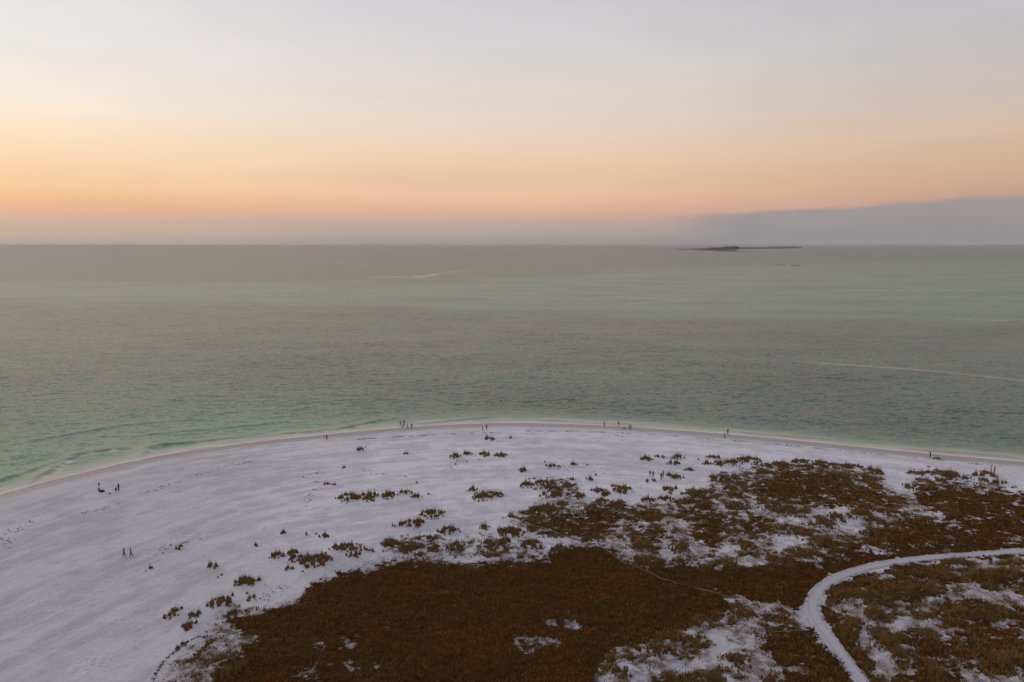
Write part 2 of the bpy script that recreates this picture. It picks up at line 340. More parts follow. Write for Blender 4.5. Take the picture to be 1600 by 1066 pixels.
clumps('bottom', [(350, 1056, 36, 16), (374, 1050, 20, 14), (968, 1048, 26, 20), (950, 1030, 18, 12), (1050, 1058, 18, 14), (1108, 1062, 30, 16), (1150, 1030, 32, 20), (1088, 976, 24, 10), (1160, 962, 34, 14), (1030, 1016, 40, 14), (1204, 1064, 26, 14)])
clumps('inside', [(1330, 975, 30, 20), (1368, 958, 22, 20), (1380, 1000, 26, 24), (1412, 1024, 26, 24), (1452, 1040, 30, 28), (1350, 930, 34, 14), (1310, 930, 24, 16), (1406, 925, 40, 12), (1460, 922, 22, 14), (1500, 956, 40, 16), (1540, 900, 50, 14), (1490, 882, 40, 8), (1590, 900, 40, 14), (1572, 1030, 40, 20), (1326, 990, 18, 16)])

def h_base(x, y):
    d, s, side = polydist(x, y, SHORE)
    sd = d * side                                             # + = inland
    h = np.where(sd < 0, np.maximum(sd * 0.05, -2.2), 0.0)
    h = h + 0.85 * sstep(sd, 0, 13) + 0.55 * sstep(sd, 12, 60)
    h = h + 0.05 * fbm(s / 25, sd / 2.5, 3) * sstep(sd, 2, 8)
    px, py = pixel(x, y, 1.5)
    near = samp(NEARs, px, py)
    du = fbm(x / 14, y / 14, 4, 0.55)
    h = h + sstep(sd, 16, 40) * (0.22 * du + 0.75 * near * (0.35 + fbm(x / 9 + 5, y / 7, 4, 0.55)))
    h = h + sstep(sd, 18, 32) * (0.10 + 0.20 * near) * fbm(x / 3.5, y / 2.6, 4, 0.6)
    rd, _, _ = polydist(x, y, ROAD)
    k = sstep(rd, 1.6, 5.0)
    h = h * k + (1.32 + 0.10 * fbm(x / 60, y / 60, 2)) * (1 - k)
    return h, sd, s
MOUNDS = []
def height(x, y):
    h, sd, s = h_base(x, y)
    for mx, my, mw, md, mh in MOUNDS:
        g = ((x - mx) / mw) ** 2 + ((y - my) / md) ** 2
        h = h + mh * np.exp(-np.minimum(g, 30))
    rd, _, _ = polydist(x, y, ROAD)
    return h, sd, s
def place(px, py):
    """ground point under a photograph pixel, on the terrain"""
    px = np.atleast_1d(np.asarray(px, float)); py = np.atleast_1d(np.asarray(py, float))
    z = np.full(px.shape, 1.2)
    for i in range(5):
        x, y = ground(px, py, z); z = height(x, y)[0]
    return x, y, z

# mounds under the larger clumps, from the terrain without them
def size_of(c):
    _, px, py, w, hh = c
    x, y = ground(px, py + hh * 0.4, 1.3)
    dist = math.sqrt(x * x + y * y + 55 ** 2)
    ww = w * dist / F
    hz = min(0.62, 0.28 + 0.16 * ww)
    pxh = hz * F * (math.hypot(x, y) / dist) / dist
    dd = max((hh - 0.75 * pxh), 1.5) * dist * dist / (55 * F)
    return float(x), float(y), ww, min(max(dd, 0.4 * ww), 1.6 * ww + 1), hz
cs = [size_of(c) for c in CL]
for (x, y, w, d, hz) in cs:
    if w > 1.6: MOUNDS.append((x, y + 0.2, w * 0.62, d * 0.5 + 0.5, 0.16 + 0.07 * min(w, 5)))

# ------------------------------------------------------------------ mesh helpers
def tag(o, label=None, cat=None, group=None, kind=None):
    if label: o['label'] = label
    if cat: o['category'] = cat
    if group: o['group'] = group
    if kind: o['kind'] = kind
    return o
def mesh_np(name, V, Fq, mat=None, nper=4, smooth=True):
    me = bpy.data.meshes.new(name)
    V = np.asarray(V, np.float32).reshape(-1, 3); Fq = np.asarray(Fq, np.int32).reshape(-1, nper)
    me.vertices.add(len(V)); me.vertices.foreach_set('co', V.ravel())
    me.loops.add(Fq.size); me.loops.foreach_set('vertex_index', Fq.ravel())
    me.polygons.add(len(Fq)); me.polygons.foreach_set('loop_start', np.arange(0, Fq.size, nper, dtype=np.int32))
    me.polygons.foreach_set('loop_total', np.full(len(Fq), nper, np.int32))
    me.polygons.foreach_set('use_smooth', np.full(len(Fq), smooth, bool))
    me.update(calc_edges=True)
    if mat: me.materials.append(mat)
    return me
def fattr(me, name, data):
    a = me.attributes.new(name, 'FLOAT', 'POINT'); a.data.foreach_set('value', np.asarray(data, np.float32).ravel())
def vattr(me, name, data):
    a = me.attributes.new(name, 'FLOAT_VECTOR', 'POINT'); a.data.foreach_set('vector', np.asarray(data, np.float32).ravel())
def obj(name, me, parent=None):
    o = bpy.data.objects.new(name, me); COL.objects.link(o); o.parent = parent; return o
def grid_faces(nr, nc):
    i = np.arange(nr - 1)[:, None] * nc + np.arange(nc - 1)[None, :]
    return np.stack([i, i + 1, i + nc + 1, i + nc], -1).reshape(-1, 4)

# ------------------------------------------------------------------ materials
def new_mat(name):
    m = bpy.data.materials.new(name); m.use_nodes = True; m.node_tree.nodes.clear()
    t = NT(m.node_tree); b = t.n('ShaderNodeBsdfPrincipled'); o = t.n('ShaderNodeOutputMaterial'); t.link(b.outputs[0], o.inputs[0])
    return m, t, b
def flat_mat(name, c, rough=0.8, var=0.15):
    m, t, b = new_mat(name)
    p = t.n('ShaderNodeTexCoord').outputs['Object']
    n = t.noise(p, 9.0, 2)
    t.put(b.inputs['Base Color'], t.mix(n, tuple(v * (1 - var) for v in c), tuple(min(1, v * (1 + var)) for v in c)))
    b.inputs['Roughness'].default_value = rough; b.inputs['Specular IOR Level'].default_value = 0.25
    return m

SANDC = (0.60, 0.56, 0.59)
def sand_material(name, path=False):
    m, t, b = new_mat(name)
    pos = t.n('ShaderNodeNewGeometry').outputs['Position']
    suv = t.attr('shore_uv', 'Vector')
    if path:
        n1 = t.noise(suv, 1.0, 4, 0.6)
        c = t.mix(n1, (0.48, 0.45, 0.47), (0.58, 0.55, 0.58))
        sx = t.n('ShaderNodeSeparateXYZ'); t.link(suv, sx.inputs[0])
        tr = t.m('ABSOLUTE', t.m('SUBTRACT', t.m('ABSOLUTE', sx.outputs[1]), 0.62))
        wob = t.m('ADD', tr, t.m('MULTIPLY', t.m('SUBTRACT', t.noise(suv, 0.6, 3), 0.5), 0.5))
        track = t.mr(wob, 0.22, 0.05)
        c = t.mix(t.m('MULTIPLY', track, 0.26), c, (0.34, 0.32, 0.34))
        gr = t.noise(pos, 2.2, 5, 0.65)
        c = t.mix(t.m('MULTIPLY', t.mr(gr, 0.55, 0.8), 0.4), c, (0.22, 0.19, 0.19))
        t.put(b.inputs['Base Color'], c)
        hgt = t.m('ADD', t.m('MULTIPLY', track, -0.06), t.m('MULTIPLY', t.noise(pos, 3.0, 4, 0.6), 0.08))
    else:
        # banding along the shore, blown and trodden sand
        v1 = t.vm('MULTIPLY', suv, (0.05, 0.42, 0.0)); v2 = t.vm('MULTIPLY', suv, (0.012, 0.09, 0.0))
        b1 = t.noise(v1, 1.0, 5, 0.6, 0.5); b2 = t.noise(v2, 1.0, 3, 0.5, 0.4)
        n1 = t.noise(pos, 0.06, 5, 0.6); n2 = t.noise(pos, 1.1, 5, 0.65); n3 = t.noise(pos, 5.0, 3, 0.6)
        f = t.m('ADD', t.m('MULTIPLY', b1, 0.45), t.m('MULTIPLY', b2, 0.35))
        f = t.m('ADD', f, t.m('MULTIPLY', n1, 0.2))
        f = t.m('ADD', f, t.m('MULTIPLY', t.m('SUBTRACT', t.noise(pos, 0.22, 5, 0.65), 0.5), 0.45))
        c = t.mix(t.mr(f, 0.40, 0.60), t.mix(t.attr('dry_falloff'), (0.52, 0.495, 0.50), (0.60, 0.57, 0.60)), t.mix(t.attr('dry_falloff'), (0.68, 0.65, 0.665), (0.84, 0.805, 0.82)))
        c = t.mix(t.m('MULTIPLY', t.mr(n1, 0.4, 0.65), 0.3), c, t.mix(t.attr('dry_falloff'), (0.53, 0.51, 0.55), (0.72, 0.70, 0.77)))
        # darker specks of shell and dried weed
        sp = t.m('MULTIPLY', t.mr(n3, 0.60, 0.74), t.mr(n2, 0.48, 0.64))
        spk = t.m('MULTIPLY', sp, t.m('ADD', 0.16, t.m('MULTIPLY', t.attr('near'), 0.75)))
        c = t.mix(spk, c, (0.16, 0.12, 0.115))
        # wet sand by the water
        sdv = t.attr('sd')
        edge = t.m('ADD', sdv, t.m('MULTIPLY', t.m('SUBTRACT', t.noise(suv, 0.12, 3), 0.5), 3.0))
        wet = t.mr(edge, 6.5, 4.0)
        c = t.mix(t.m('MULTIPLY', wet, 0.8), c, (0.36, 0.315, 0.315))
        c = t.mix(t.m('MULTIPLY', t.mr(edge, 2.2, 0.3), 0.9), c, (0.40, 0.33, 0.27))
        # leaf litter under the heath
        hv = t.attr('heath')
        lit = t.mix(t.noise(pos, 2.5, 4, 0.6), (0.034, 0.016, 0.005), (0.105, 0.052, 0.018))
        k = t.mr(t.m('ADD', hv, t.m('MULTIPLY', t.m('SUBTRACT', n2, 0.5), 0.7)), 0.3, 0.6)
        c = t.mix(k, c, lit)
        nr = t.attr('near'); n4 = t.noise(pos, 0.55, 5, 0.7, 0.3)
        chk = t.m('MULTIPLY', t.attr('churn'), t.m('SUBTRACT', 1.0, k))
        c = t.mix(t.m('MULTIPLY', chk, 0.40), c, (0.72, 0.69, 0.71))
        c = t.mix(t.m('MULTIPLY', t.m('MULTIPLY', chk, t.mr(t.noise(pos, 1.9, 3, 0.6), 0.56, 0.66)), 0.6), c, (0.28, 0.25, 0.27))  # dark flecks painted in for the shade inside footprints
        stain = t.m('MULTIPLY', t.mr(t.m('ADD', n4, t.m('MULTIPLY', nr, 0.22)), 0.60, 0.80), t.m('MULTIPLY', nr, 0.75))
        c = t.mix(t.m('MULTIPLY', stain, t.m('SUBTRACT', 1.0, k)), c, (0.185, 0.120, 0.085))
        t.put(b.inputs['Base Color'], c)
        ch = t.attr('churn')
        vor = t.n('ShaderNodeTexVoronoi'); t.link(pos, vor.inputs['Vector']); vor.inputs['Scale'].default_value = 1.5
        pits = t.m('MULTIPLY', t.mr(vor.outputs['Distance'], 0.5, 0.0), ch)
        hgt = t.m('ADD', t.m('MULTIPLY', n2, 0.42), t.m('MULTIPLY', pits, -0.22))
        hgt = t.m('ADD', hgt, t.m('MULTIPLY', n3, 0.06))
        hgt = t.m('ADD', hgt, t.m('MULTIPLY', b1, t.m('SUBTRACT', 0.13, t.m('MULTIPLY', t.attr('dry_falloff'), 0.08))))
        t.put(b.inputs['Specular IOR Level'], t.m('MULTIPLY', 0.2, t.m('SUBTRACT', 1.0, k)))
        t.put(b.inputs['Roughness'], t.m('SUBTRACT', 0.95, t.m('MULTIPLY', wet, 0.45)))
    bp = t.n('ShaderNodeBump'); bp.inputs['Strength'].default_value = 0.9; bp.inputs['Distance'].default_value = 1.0
    t.put(bp.inputs['Height'], hgt); t.link(bp.outputs[0], b.inputs['Normal'])
    if path: b.inputs['Roughness'].default_value = 0.95
    return m
M_SAND = sand_material('sand'); M_PATH = sand_material('path_sand', True)

def blade_material(name, base_a, base_b, base_c, tip):
    """grass and heath: colour varies from plant to plant (tint attribute) and straw tips (along attribute)"""
    m, t, b = new_mat(name)
    tint = t.attr('tint'); al = t.attr('along')
    c = t.ramp(tint, [(0.05, base_a), (0.5, base_b), (0.95, base_c)])
    c = t.mix(t.m('MULTIPLY', al, 0.5), c, tip)
    t.put(b.inputs['Base Color'], c)
    b.inputs['Roughness'].default_value = 1.0; b.inputs['Specular IOR Level'].default_value = 0.0
    return m
M_HEATH = blade_material('heath_leaf', (0.19, 0.110, 0.034), (0.128, 0.060, 0.017), (0.265, 0.095, 0.024), (0.32, 0.165, 0.055))
M_GRASS = blade_material('dune_grass_leaf', (0.19, 0.142, 0.046), (0.215, 0.130, 0.043), (0.26, 0.115, 0.042), (0.44, 0.29, 0.14))
M_WEED = flat_mat('dried_weed', (0.10, 0.075, 0.07), 0.9, 0.4)

# ------------------------------------------------------------------ terrain
print('terrain')
ys = [70.0]
while ys[-1] < 262: ys.append(ys[-1] + 0.30 + 0.35 * max(0, (ys[-1] - 90)) / 130)
ys = np.array([-250, -150, -80, -30, 0, 25, 45, 60] + ys)
xs_half = [0.0]
while xs_half[-1] < 195: xs_half.append(xs_half[-1] + (0.42 if xs_half[-1] < 110 else 0.42 + (xs_half[-1] - 110) * 0.012))
while xs_half[-1] < 420: xs_half.append(xs_half[-1] * 1.03)
xs = np.array([-v for v in xs_half[:0:-1]] + xs_half)
X, Y = np.meshgrid(xs, ys)
Z, SDg, Sg = height(X, Y)
hc, mc = cover(X, Y, False)
rdist, _, _ = polydist(X, Y, ROAD)
Z = Z - 0.10 * (1 - sstep(rdist, 1.15, 1.6))
Z = Z + 0.03 * np.maximum(hc, 0) * (0.5 + fbm(X / 0.9, Y / 0.9, 2))
pxg, pyg = pixel(X, Y, 1.2)
TRACKS = [to_ground(p, 1.0) for p in (
    [(-40, 880), (0, 850), (60, 812), (130, 792), (200, 770), (280, 745), (400, 713), (520, 700)],
    [(0, 990), (90, 930), (180, 882), (240, 860), (330, 822), (400, 800), (470, 790)],
    [(120, 1066), (200, 960), (260, 910), (340, 860)],
    [(640, 690), (760, 686), (880, 686), (1000, 692), (1140, 694), (1300, 706), (1440, 720), (1600, 738)],
    [(420, 712), (520, 700), (640, 700), (760, 694)],
    [(690, 760), (760, 740), (860, 716), (1000, 700)],
    [(860, 720), (900, 735), (960, 745), (1000, 760)],
    [(1400, 740), (1390, 765), (1410, 780), (1450, 805), (1500, 825)])]
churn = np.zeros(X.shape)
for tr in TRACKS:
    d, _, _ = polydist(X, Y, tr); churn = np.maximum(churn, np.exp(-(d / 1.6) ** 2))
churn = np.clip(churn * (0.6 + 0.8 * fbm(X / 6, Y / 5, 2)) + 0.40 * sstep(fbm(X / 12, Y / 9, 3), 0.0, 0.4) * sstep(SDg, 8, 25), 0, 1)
keep = SDg > -9
me = mesh_np('ground', np.stack([X, Y, Z], -1), grid_faces(*X.shape), M_SAND)
fattr(me, 'sd', SDg); h0g = samp(HEATH0s, pxg, pyg) * sstep(rdist, 1.2, 2.0)
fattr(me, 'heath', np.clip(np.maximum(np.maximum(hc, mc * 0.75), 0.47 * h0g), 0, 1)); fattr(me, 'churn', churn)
dry_falloff = sstep(pyg + 22 * fbm(X / 30, Y / 20, 3), 960, 770) * sstep(pxg + 50 * fbm(X / 25, Y / 25 + 4, 3), 230, 560) * sstep(SDg, 5, 16)  # paler dry sand, with lens falloff towards the near edge painted in
fattr(me, 'dry_falloff', dry_falloff)
fattr(me, 'near', np.clip(samp(NEARs, pxg, pyg) * 2.2, 0, 1) * sstep(SDg, 14, 30))
vattr(me, 'shore_uv', np.stack([Sg, SDg, np.zeros_like(Sg)], -1))
# drop the seabed far out, it is never seen
tag(obj('beach_ground', me), kind='structure')

# ------------------------------------------------------------------ paths
def strip(name, line, half, nw, mat, lift, wide=None):
    P = np.array(line); T = np.gradient(P, axis=0); T /= np.linalg.norm(T, axis=1)[:, None]
    Nn = np.stack([T[:, 1], -T[:, 0]], -1)
    s = np.concatenate([[0], np.cumsum(np.linalg.norm(np.diff(P, axis=0), axis=1))])
    n = int(s[-1] / 0.5) + 2; si = np.linspace(0, s[-1], n)
    PX = np.interp(si, s, P[:, 0]); PY = np.interp(si, s, P[:, 1]); NX = np.interp(si, s, Nn[:, 0]); NY = np.interp(si, s, Nn[:, 1])
    w = np.linspace(-1, 1, nw)
    hw = half * np.ones(n)
    if wide is not None: hw = hw + wide(PX, PY)
    wl = hw * (1 + 0.34 * fbm(si / 2.2, si * 0 + 3, 4)); wr = hw * (1 + 0.34 * fbm(si / 2.2, si * 0 + 8, 4))
    W_ = np.where(w[None, :] < 0, w[None, :] * wl[:, None], w[None, :] * wr[:, None])
    XX = PX[:, None] + NX[:, None] * W_; YY = PY[:, None] + NY[:, None] * W_
    ZZ = height(XX, YY)[0] + lift - 0.03 * (np.abs(w)[None, :] > 0.99)
    m_ = mesh_np(name, np.stack([XX, YY, ZZ], -1), grid_faces(n, nw)[:, ::-1] , mat)
    vattr(m_, 'shore_uv', np.stack([np.repeat(si[:, None], nw, 1), W_, W_ * 0], -1))
    return obj(name, m_)
jx, jy = ground(1262, 955, 1.4)
tag(strip('sand_path', ROAD, 0.96, 11, M_PATH, 0.0, lambda a, b: 0.35 * np.exp(-((a - jx) ** 2 + (b - jy) ** 2) / 50)), kind='structure')
M_TRAIL = flat_mat('trail_sand', (0.21, 0.15, 0.115), 0.95, 0.25)
tag(strip('footpath', [p for p in TRAIL if p[0] < float(ground(1148, 936, 1.6)[0])], 0.13, 4, M_TRAIL, 0.12), kind='structure')
tag(strip('footpath', TRAIL2, 0.12, 4, M_TRAIL, 0.12), kind='structure')

# ------------------------------------------------------------------ the sea
print('sea')
def wave_tile(L, n, wind, seed, lmin, lmax, spread=2.0):
    """one periodic patch of wind waves (height in metres, unit rms slope)"""
    r = np.random.default_rng(seed)
    k = np.fft.fftfreq(n, L / n) * 2 * np.pi
    kx, ky = np.meshgrid(k, k); kk = np.hypot(kx, ky); kk[0, 0] = 1
    lam = 2 * np.pi / kk
    c = (kx * math.cos(wind) + ky * math.sin(wind)) / kk
    amp = kk ** -2.0 * np.abs(c) ** spread * np.exp(-(lam / lmax) ** 2) * (lam > lmin)
    amp[0, 0] = 0
    H = np.fft.ifft2(amp * (r.normal(size=(n, n)) + 1j * r.normal(size=(n, n)))).real
    g = np.gradient(H, L / n)
    return H / math.sqrt((g[0] ** 2 + g[1] ** 2).mean())
T1 = wave_tile(163.0, 512, R(-100), 3, 1.0, 3.4, 2.0)
T2 = wave_tile(211.0, 512, R(-80), 5, 1.3, 7.5, 3.5)
def tile(Tm, L, x, y):
    n = Tm.shape[0]; fx = (x / L * n) % n; fy = (y / L * n) % n
    ix = fx.astype(int); iy = fy.astype(int); fx = fx - ix; fy = fy - iy; jx_ = (ix + 1) % n; jy_ = (iy + 1) % n
    return (Tm[iy % n, ix % n] * (1 - fx) + Tm[iy % n, jx_] * fx) * (1 - fy) + (Tm[jy_, ix % n] * (1 - fx) + Tm[jy_, jx_] * fx) * fy
vr = [800.0]                                                  # rows, finer towards the shore
while vr[-1] > 386.0: vr.append(vr[-1] - (0.60 if vr[-1] < 760 else 1.5))
vr = np.array(vr)
yy = (CAM_H) / np.tan(np.arctan((vr - 533) / F) + PITCH)
yy = np.concatenate([yy, [32000, 45000, 70000]])
th = np.concatenate([np.linspace(-1.25, -0.86, 25)[:-1], np.linspace(-0.86, 0.86, 640), np.linspace(0.86, 1.25, 25)[1:]])
TX, YY = np.meshgrid(th, yy)
XX = TX * YY                                                   # fan of columns
YY = YY + 0.0 * XX
d, s_, side = polydist(XX, YY, SHORE); off = -d * side        # + = offshore
amp = sstep(off, 1, 30) * 0.75 + 0.25 * sstep(off, 0, 8)
gust = 0.75 + 0.5 * fbm(XX / 90, YY / 60, 3)
fade = 1.0
ZZ = (0.066 * tile(T1, 163.0, XX, YY) + (0.050 + 0.055 * np.exp(-np.maximum(off, 0) / 130) * sstep(-XX, -60, 90)) * tile(T2, 211.0, XX, YY)) * amp * gust
# small breakers close to the beach
foam = np.zeros(XX.shape)
for pts, hh, fo in [([(20, 770), (70, 741), (110, 716), (142, 706), (190, 702), (240, 697)], 0.30, 0.6), ([(215, 722), (236, 700), (290, 693), (350, 686), (402, 681)], 0.34, 0.4),
                ([(262, 708), (320, 700), (352, 697)], 0.12, 0.2), ([(395, 684), (440, 678), (510, 673), (560, 665), (600, 656), (650, 652)], 0.32, 0.5), ([(625, 664), (680, 660), (720, 656), (780, 651)], 0.14, 0.1),
                ([(-60, 780), (0, 752), (60, 732), (110, 714)], 0.25, 0.1), ([(160, 688), (260, 676), (360, 668), (470, 655)], 0.16, 0.0), ([(800, 655), (860, 657), (925, 661), (1000, 664), (1030, 668)], 0.16, 0.15),
                ([(1100, 668), (1170, 677), (1260, 684), (1330, 690)], 0.14, 0.1), ([(1380, 698), (1460, 705), (1530, 710), (1640, 720)], 0.14, 0.1), ([(-20, 700), (80, 684), (200, 664), (320, 654)], 0.14, 0.0)]:
    g_ = smooth_poly(to_ground(pts, 0), 3); L_ = sum(math.dist(a, b) for a, b in zip(g_[:-1], g_[1:]))
    dd, ss, sg = polydist(XX, YY, g_)
    e_ = sstep(ss, 0, L_ * 0.25) * sstep(ss, L_, L_ * 0.75); q = dd * sg + 0.5 * fbm(ss / 6, ss * 0 + hh * 50, 2)      # + = landward
    prof = np.where(q > 0, np.exp(-(q / 0.75) ** 2), np.exp(-(q / 2.6) ** 2))
    br = 0.45 + 0.55 * sstep(fbm(ss / 9, ss * 0 + hh * 90, 2), -0.3, 0.25)
    ZZ = ZZ + 1.9 * hh * prof * e_ * br
    foam = np.maximum(foam, fo * e_ * np.exp(-((q - 1.3) / 1.4) ** 2) * sstep(fbm(XX / 3, YY / 2, 3), -0.25, 0.45) * 1.5)
# swash: pale rims on the last thin water
rim = 1.3 * fbm(s_ / 12, s_ * 0 + 4, 3)
foam = np.maximum(foam, 1.0 * np.exp(-((off - 0.6 - 0.4 * rim) / 0.55) ** 2) * sstep(fbm(s_ / 16, s_ * 0 + 77, 2), -0.5, 0.2))
for k_, (o_, w_, a_k) in enumerate([(2.3, 0.4, 0.4), (4.4, 0.5, 0.3), (7.5, 0.6, 0.2)]):
    foam = np.maximum(foam, a_k * np.exp(-((off - o_ - 1.6 * fbm(s_ / 15, s_ * 0 + 11 * k_, 3)) / w_) ** 2) * sstep(fbm(s_ / 12, s_ * 0 + 31 * k_, 2), 0.0, 0.35))
# wakes and slicks
pxs, pys = pixel(XX, YY, 0.0)
slickv = np.zeros(XX.shape)
def slick(pts, w, a, wig=0.0):
    global slickv
    dd, ss, sg = polydist(pxs, pys * 1.0, pts)
    L_ = sum(math.dist(a_, b_) for a_, b_ in zip(pts[:-1], pts[1:]))
    e_ = sstep(ss, -1, L_ * 0.2) * sstep(ss, L_ + 1, L_ * 0.8)
    brk = sstep(fbm(pxs / 14, pys / 1.6, 3), -0.55, 0.1)
    slickv = np.maximum(slickv, min(1, 1.2 * a) * e_ * brk * np.exp(-(dd / w) ** 2))
wake_lines = [([(1215, 563), (1275, 567), (1330, 571), (1400, 575.5), (1470, 581), (1530, 587), (1600, 595), (1680, 603)], 0.9, 0.55),
              ([(1258, 452.5), (1320, 453.5), (1400, 454), (1500, 454.5), (1560, 454)], 0.55, 0.40), ([(555, 433), (620, 432.5), (650, 432), (700, 426), (752, 419)], 0.7, 0.40),
              ([(645, 434), (668, 431.5), (690, 427)], 1.7, 0.40), ([(540, 417), (580, 415)], 0.8, 0.18), ([(520, 411), (540, 410)], 1.2, 0.2), ([(968, 476), (1010, 473), (1060, 471), (1090, 471)], 0.8, 0.32),
              ([(930, 463), (980, 465), (1040, 468), (1110, 469)], 0.8, 0.25), ([(1493, 498.5), (1520, 499)], 0.9, 0.35), ([(1545, 500.5), (1582, 501)], 0.9, 0.35), ([(1110, 444), (1165, 443)], 0.6, 0.2), ([(800, 457), (845, 460)], 0.7, 0.22)]
for pts, w, a in wake_lines: slick(pts, w, a)
# water colour by depth: sandy shallows, green shelf, grey-green deep water, a pale shoal band farther out
xa = np.clip(pxs, -200, 1800)
top = np.interp(xa, [-200, 0, 300, 600, 800, 1000, 1200, 1400, 1800], [442, 441, 442, 440, 436, 420, 412, 408, 405])
bot = np.interp(xa, [-200, 0, 300, 600, 800, 1000, 1200, 1400, 1800], [462, 464, 468, 478, 486, 492, 498, 500, 502])
nb = 14 * fbm(XX / 260, YY / 90, 5, 0.6)
shoal = sstep(pys + nb, top - 8, top + 10) * sstep(pys + nb, bot + 12, bot - 8) * (0.66 + 0.9 * fbm(XX / 160, YY / 60, 5, 0.65))
shelf = np.exp(-np.maximum(off, 0) / (14 + 5 * fbm(s_ / 40, s_ * 0, 2) + 52 * sstep(-XX, 0, 130)))
patch = fbm(XX / 70, YY / 45, 4)
n_rows, n_cols = XX.shape
me = mesh_np('sea', np.stack([XX, YY, ZZ], -1), grid_faces(n_rows, n_cols))
fattr(me, 'foam', np.clip(foam, 0, 1)); fattr(me, 'shoal', np.clip(shoal, 0, 1)); fattr(me, 'shelf', np.clip(shelf, 0, 1)); fattr(me, 'off', off)
fattr(me, 'patch', patch); fattr(me, 'slick', slickv)
m, t, b = new_mat('sea_water')
pos = t.n('ShaderNodeNewGeometry').outputs['Position']; nrm = t.n('ShaderNodeNewGeometry').outputs['Normal']
shelfA, shoalA, foamA, offA, patA = t.attr('shelf'), t.attr('shoal'), t.attr('foam'), t.attr('off'), t.attr('patch')
strk = t.noise(t.vm('MULTIPLY', pos, (0.012, 0.05, 0.0)), 1.0, 5, 0.7)
c = t.mix(t.mr(t.m('ADD', t.m('MULTIPLY', patA, 0.6), t.m('SUBTRACT', strk, 0.5)), -0.25, 0.25), (0.030, 0.076, 0.048), (0.062, 0.122, 0.082))
c = t.mix(shoalA, c, (0.095, 0.240, 0.165))
c = t.mix(t.mr(shelfA, 0.05, 0.75), c, (0.155, 0.265, 0.155))
c = t.mix(t.mr(t.m('ADD', offA, t.m('MULTIPLY', t.m('SUBTRACT', t.noise(pos, 0.10, 3), 0.5), 9.0)), 9.5, 2.5), c, (0.38, 0.39, 0.27))
c = t.mix(t.mr(t.m('ADD', offA, t.m('MULTIPLY', t.m('SUBTRACT', t.noise(pos, 0.13, 3), 0.5), 5.0)), 4.5, 1.0), c, (0.52, 0.45, 0.38))
fn = t.noise(pos, 1.6, 4, 0.65)
ff = t.m('MULTIPLY', foamA, t.mr(fn, 0.30, 0.60, 0.45, 1.0))
c = t.mix(ff, c, (0.88, 0.77, 0.70))
t.put(b.inputs['Base Color'], c)
# facets too small for the mesh tilt the normal directly
calm = t.m('MULTIPLY', t.mr(offA, 0.5, 25.0, 0.15, 1.0), t.m('SUBTRACT', 1.0, t.m('MULTIPLY', shoalA, 0.25)))
pert = None
for sc, kx, ky, a in ((2.2, 0.45, 1.0, 0.55), (0.9, 0.45, 1.0, 0.40), (0.38, 0.5, 1.0, 0.20), (0.14, 0.45, 1.0, 0.13), (0.04, 0.4, 1.0, 0.08)):
    nv = t.noise(t.vm('MULTIPLY', pos, (kx, ky, 1.0)), sc, 2.5, 0.55, 0.3, out=1)
    v = t.vm('MULTIPLY', t.vm('SUBTRACT', nv, (0.5, 0.5, 0.5)), (a * 0.75, a * 1.5, 0.0))
    pert = v if pert is None else t.vm('ADD', pert, v)
slA = t.attr('slick')
pert = t.vm('SCALE', pert, scale=t.m('MULTIPLY', calm, t.m('SUBTRACT', 1.0, t.m('MULTIPLY', slA, 0.8))))
nn = t.vm('NORMALIZE', t.vm('ADD', nrm, pert))
# body colour under a rough mirror; on a choppy sea the steep facets keep the reflectance well below a flat mirror's
t.nt.nodes.remove(b)
df = t.n('ShaderNodeBsdfDiffuse'); t.put(df.inputs['Color'], c); t.link(nn, df.inputs['Normal'])
gl = t.n('ShaderNodeBsdfGlossy'); gl.inputs['Color'].default_value = (1, 1, 1, 1); t.link(nn, gl.inputs['Normal'])
gl.inputs['Roughness'].default_value = 0.22
fr = t.n('ShaderNodeFresnel'); fr.inputs['IOR'].default_value = 1.33; t.link(nn, fr.inputs['Normal'])
fac = t.m('MULTIPLY', t.m('DIVIDE', fr.outputs[0], t.m('ADD', fr.outputs[0], 0.55)), 0.63)
fac = t.m('ADD', fac, t.m('MULTIPLY', slA, 0.26))
fac = t.m('MULTIPLY', fac, t.m('SUBTRACT', 1.0, t.m('MULTIPLY', ff, 0.8)))
mx = t.n('ShaderNodeMixShader'); t.put(mx.inputs[0], fac); t.link(df.outputs[0], mx.inputs[1]); t.link(gl.outputs[0], mx.inputs[2])
outn = [q for q in t.nt.nodes if q.type == 'OUTPUT_MATERIAL'][0]; t.link(mx.outputs[0], outn.inputs[0])
me.materials.append(m)
tag(obj('sea', me), kind='structure')

# ------------------------------------------------------------------ the low island on the horizon and scraps of land beside it
print('island')
M_ISLE = flat_mat('island_scrub', (0.085, 0.078, 0.075), 0.9, 0.3)
M_BEACHFAR = flat_mat('far_sand', (0.22, 0.20, 0.19), 0.9, 0.2)
def far_land(name, px0, px1, pyc0, pyc1, depth, hfun, mat):
    n = 90; tt = np.linspace(0, 1, n)
    px = px0 + (px1 - px0) * tt; py = pyc0 + (pyc1 - pyc0) * tt
    gx, gy = ground(px, py, 0)
    prof = hfun(tt)
    rows = []
    for k in (-1, -0.9, -0.4, 0.3, 0.8, 1):
        rows.append(np.stack([gx + 0 * k, gy + k * depth * np.sin(np.pi * np.clip(tt, 0.01, 0.99)) ** 0.5, np.where(abs(k) == 1, -0.6, prof * (1 - abs(k) ** 3 * 0.55))], -1))
    return obj(name, mesh_np(name, np.stack(rows), grid_faces(len(rows), n), mat))
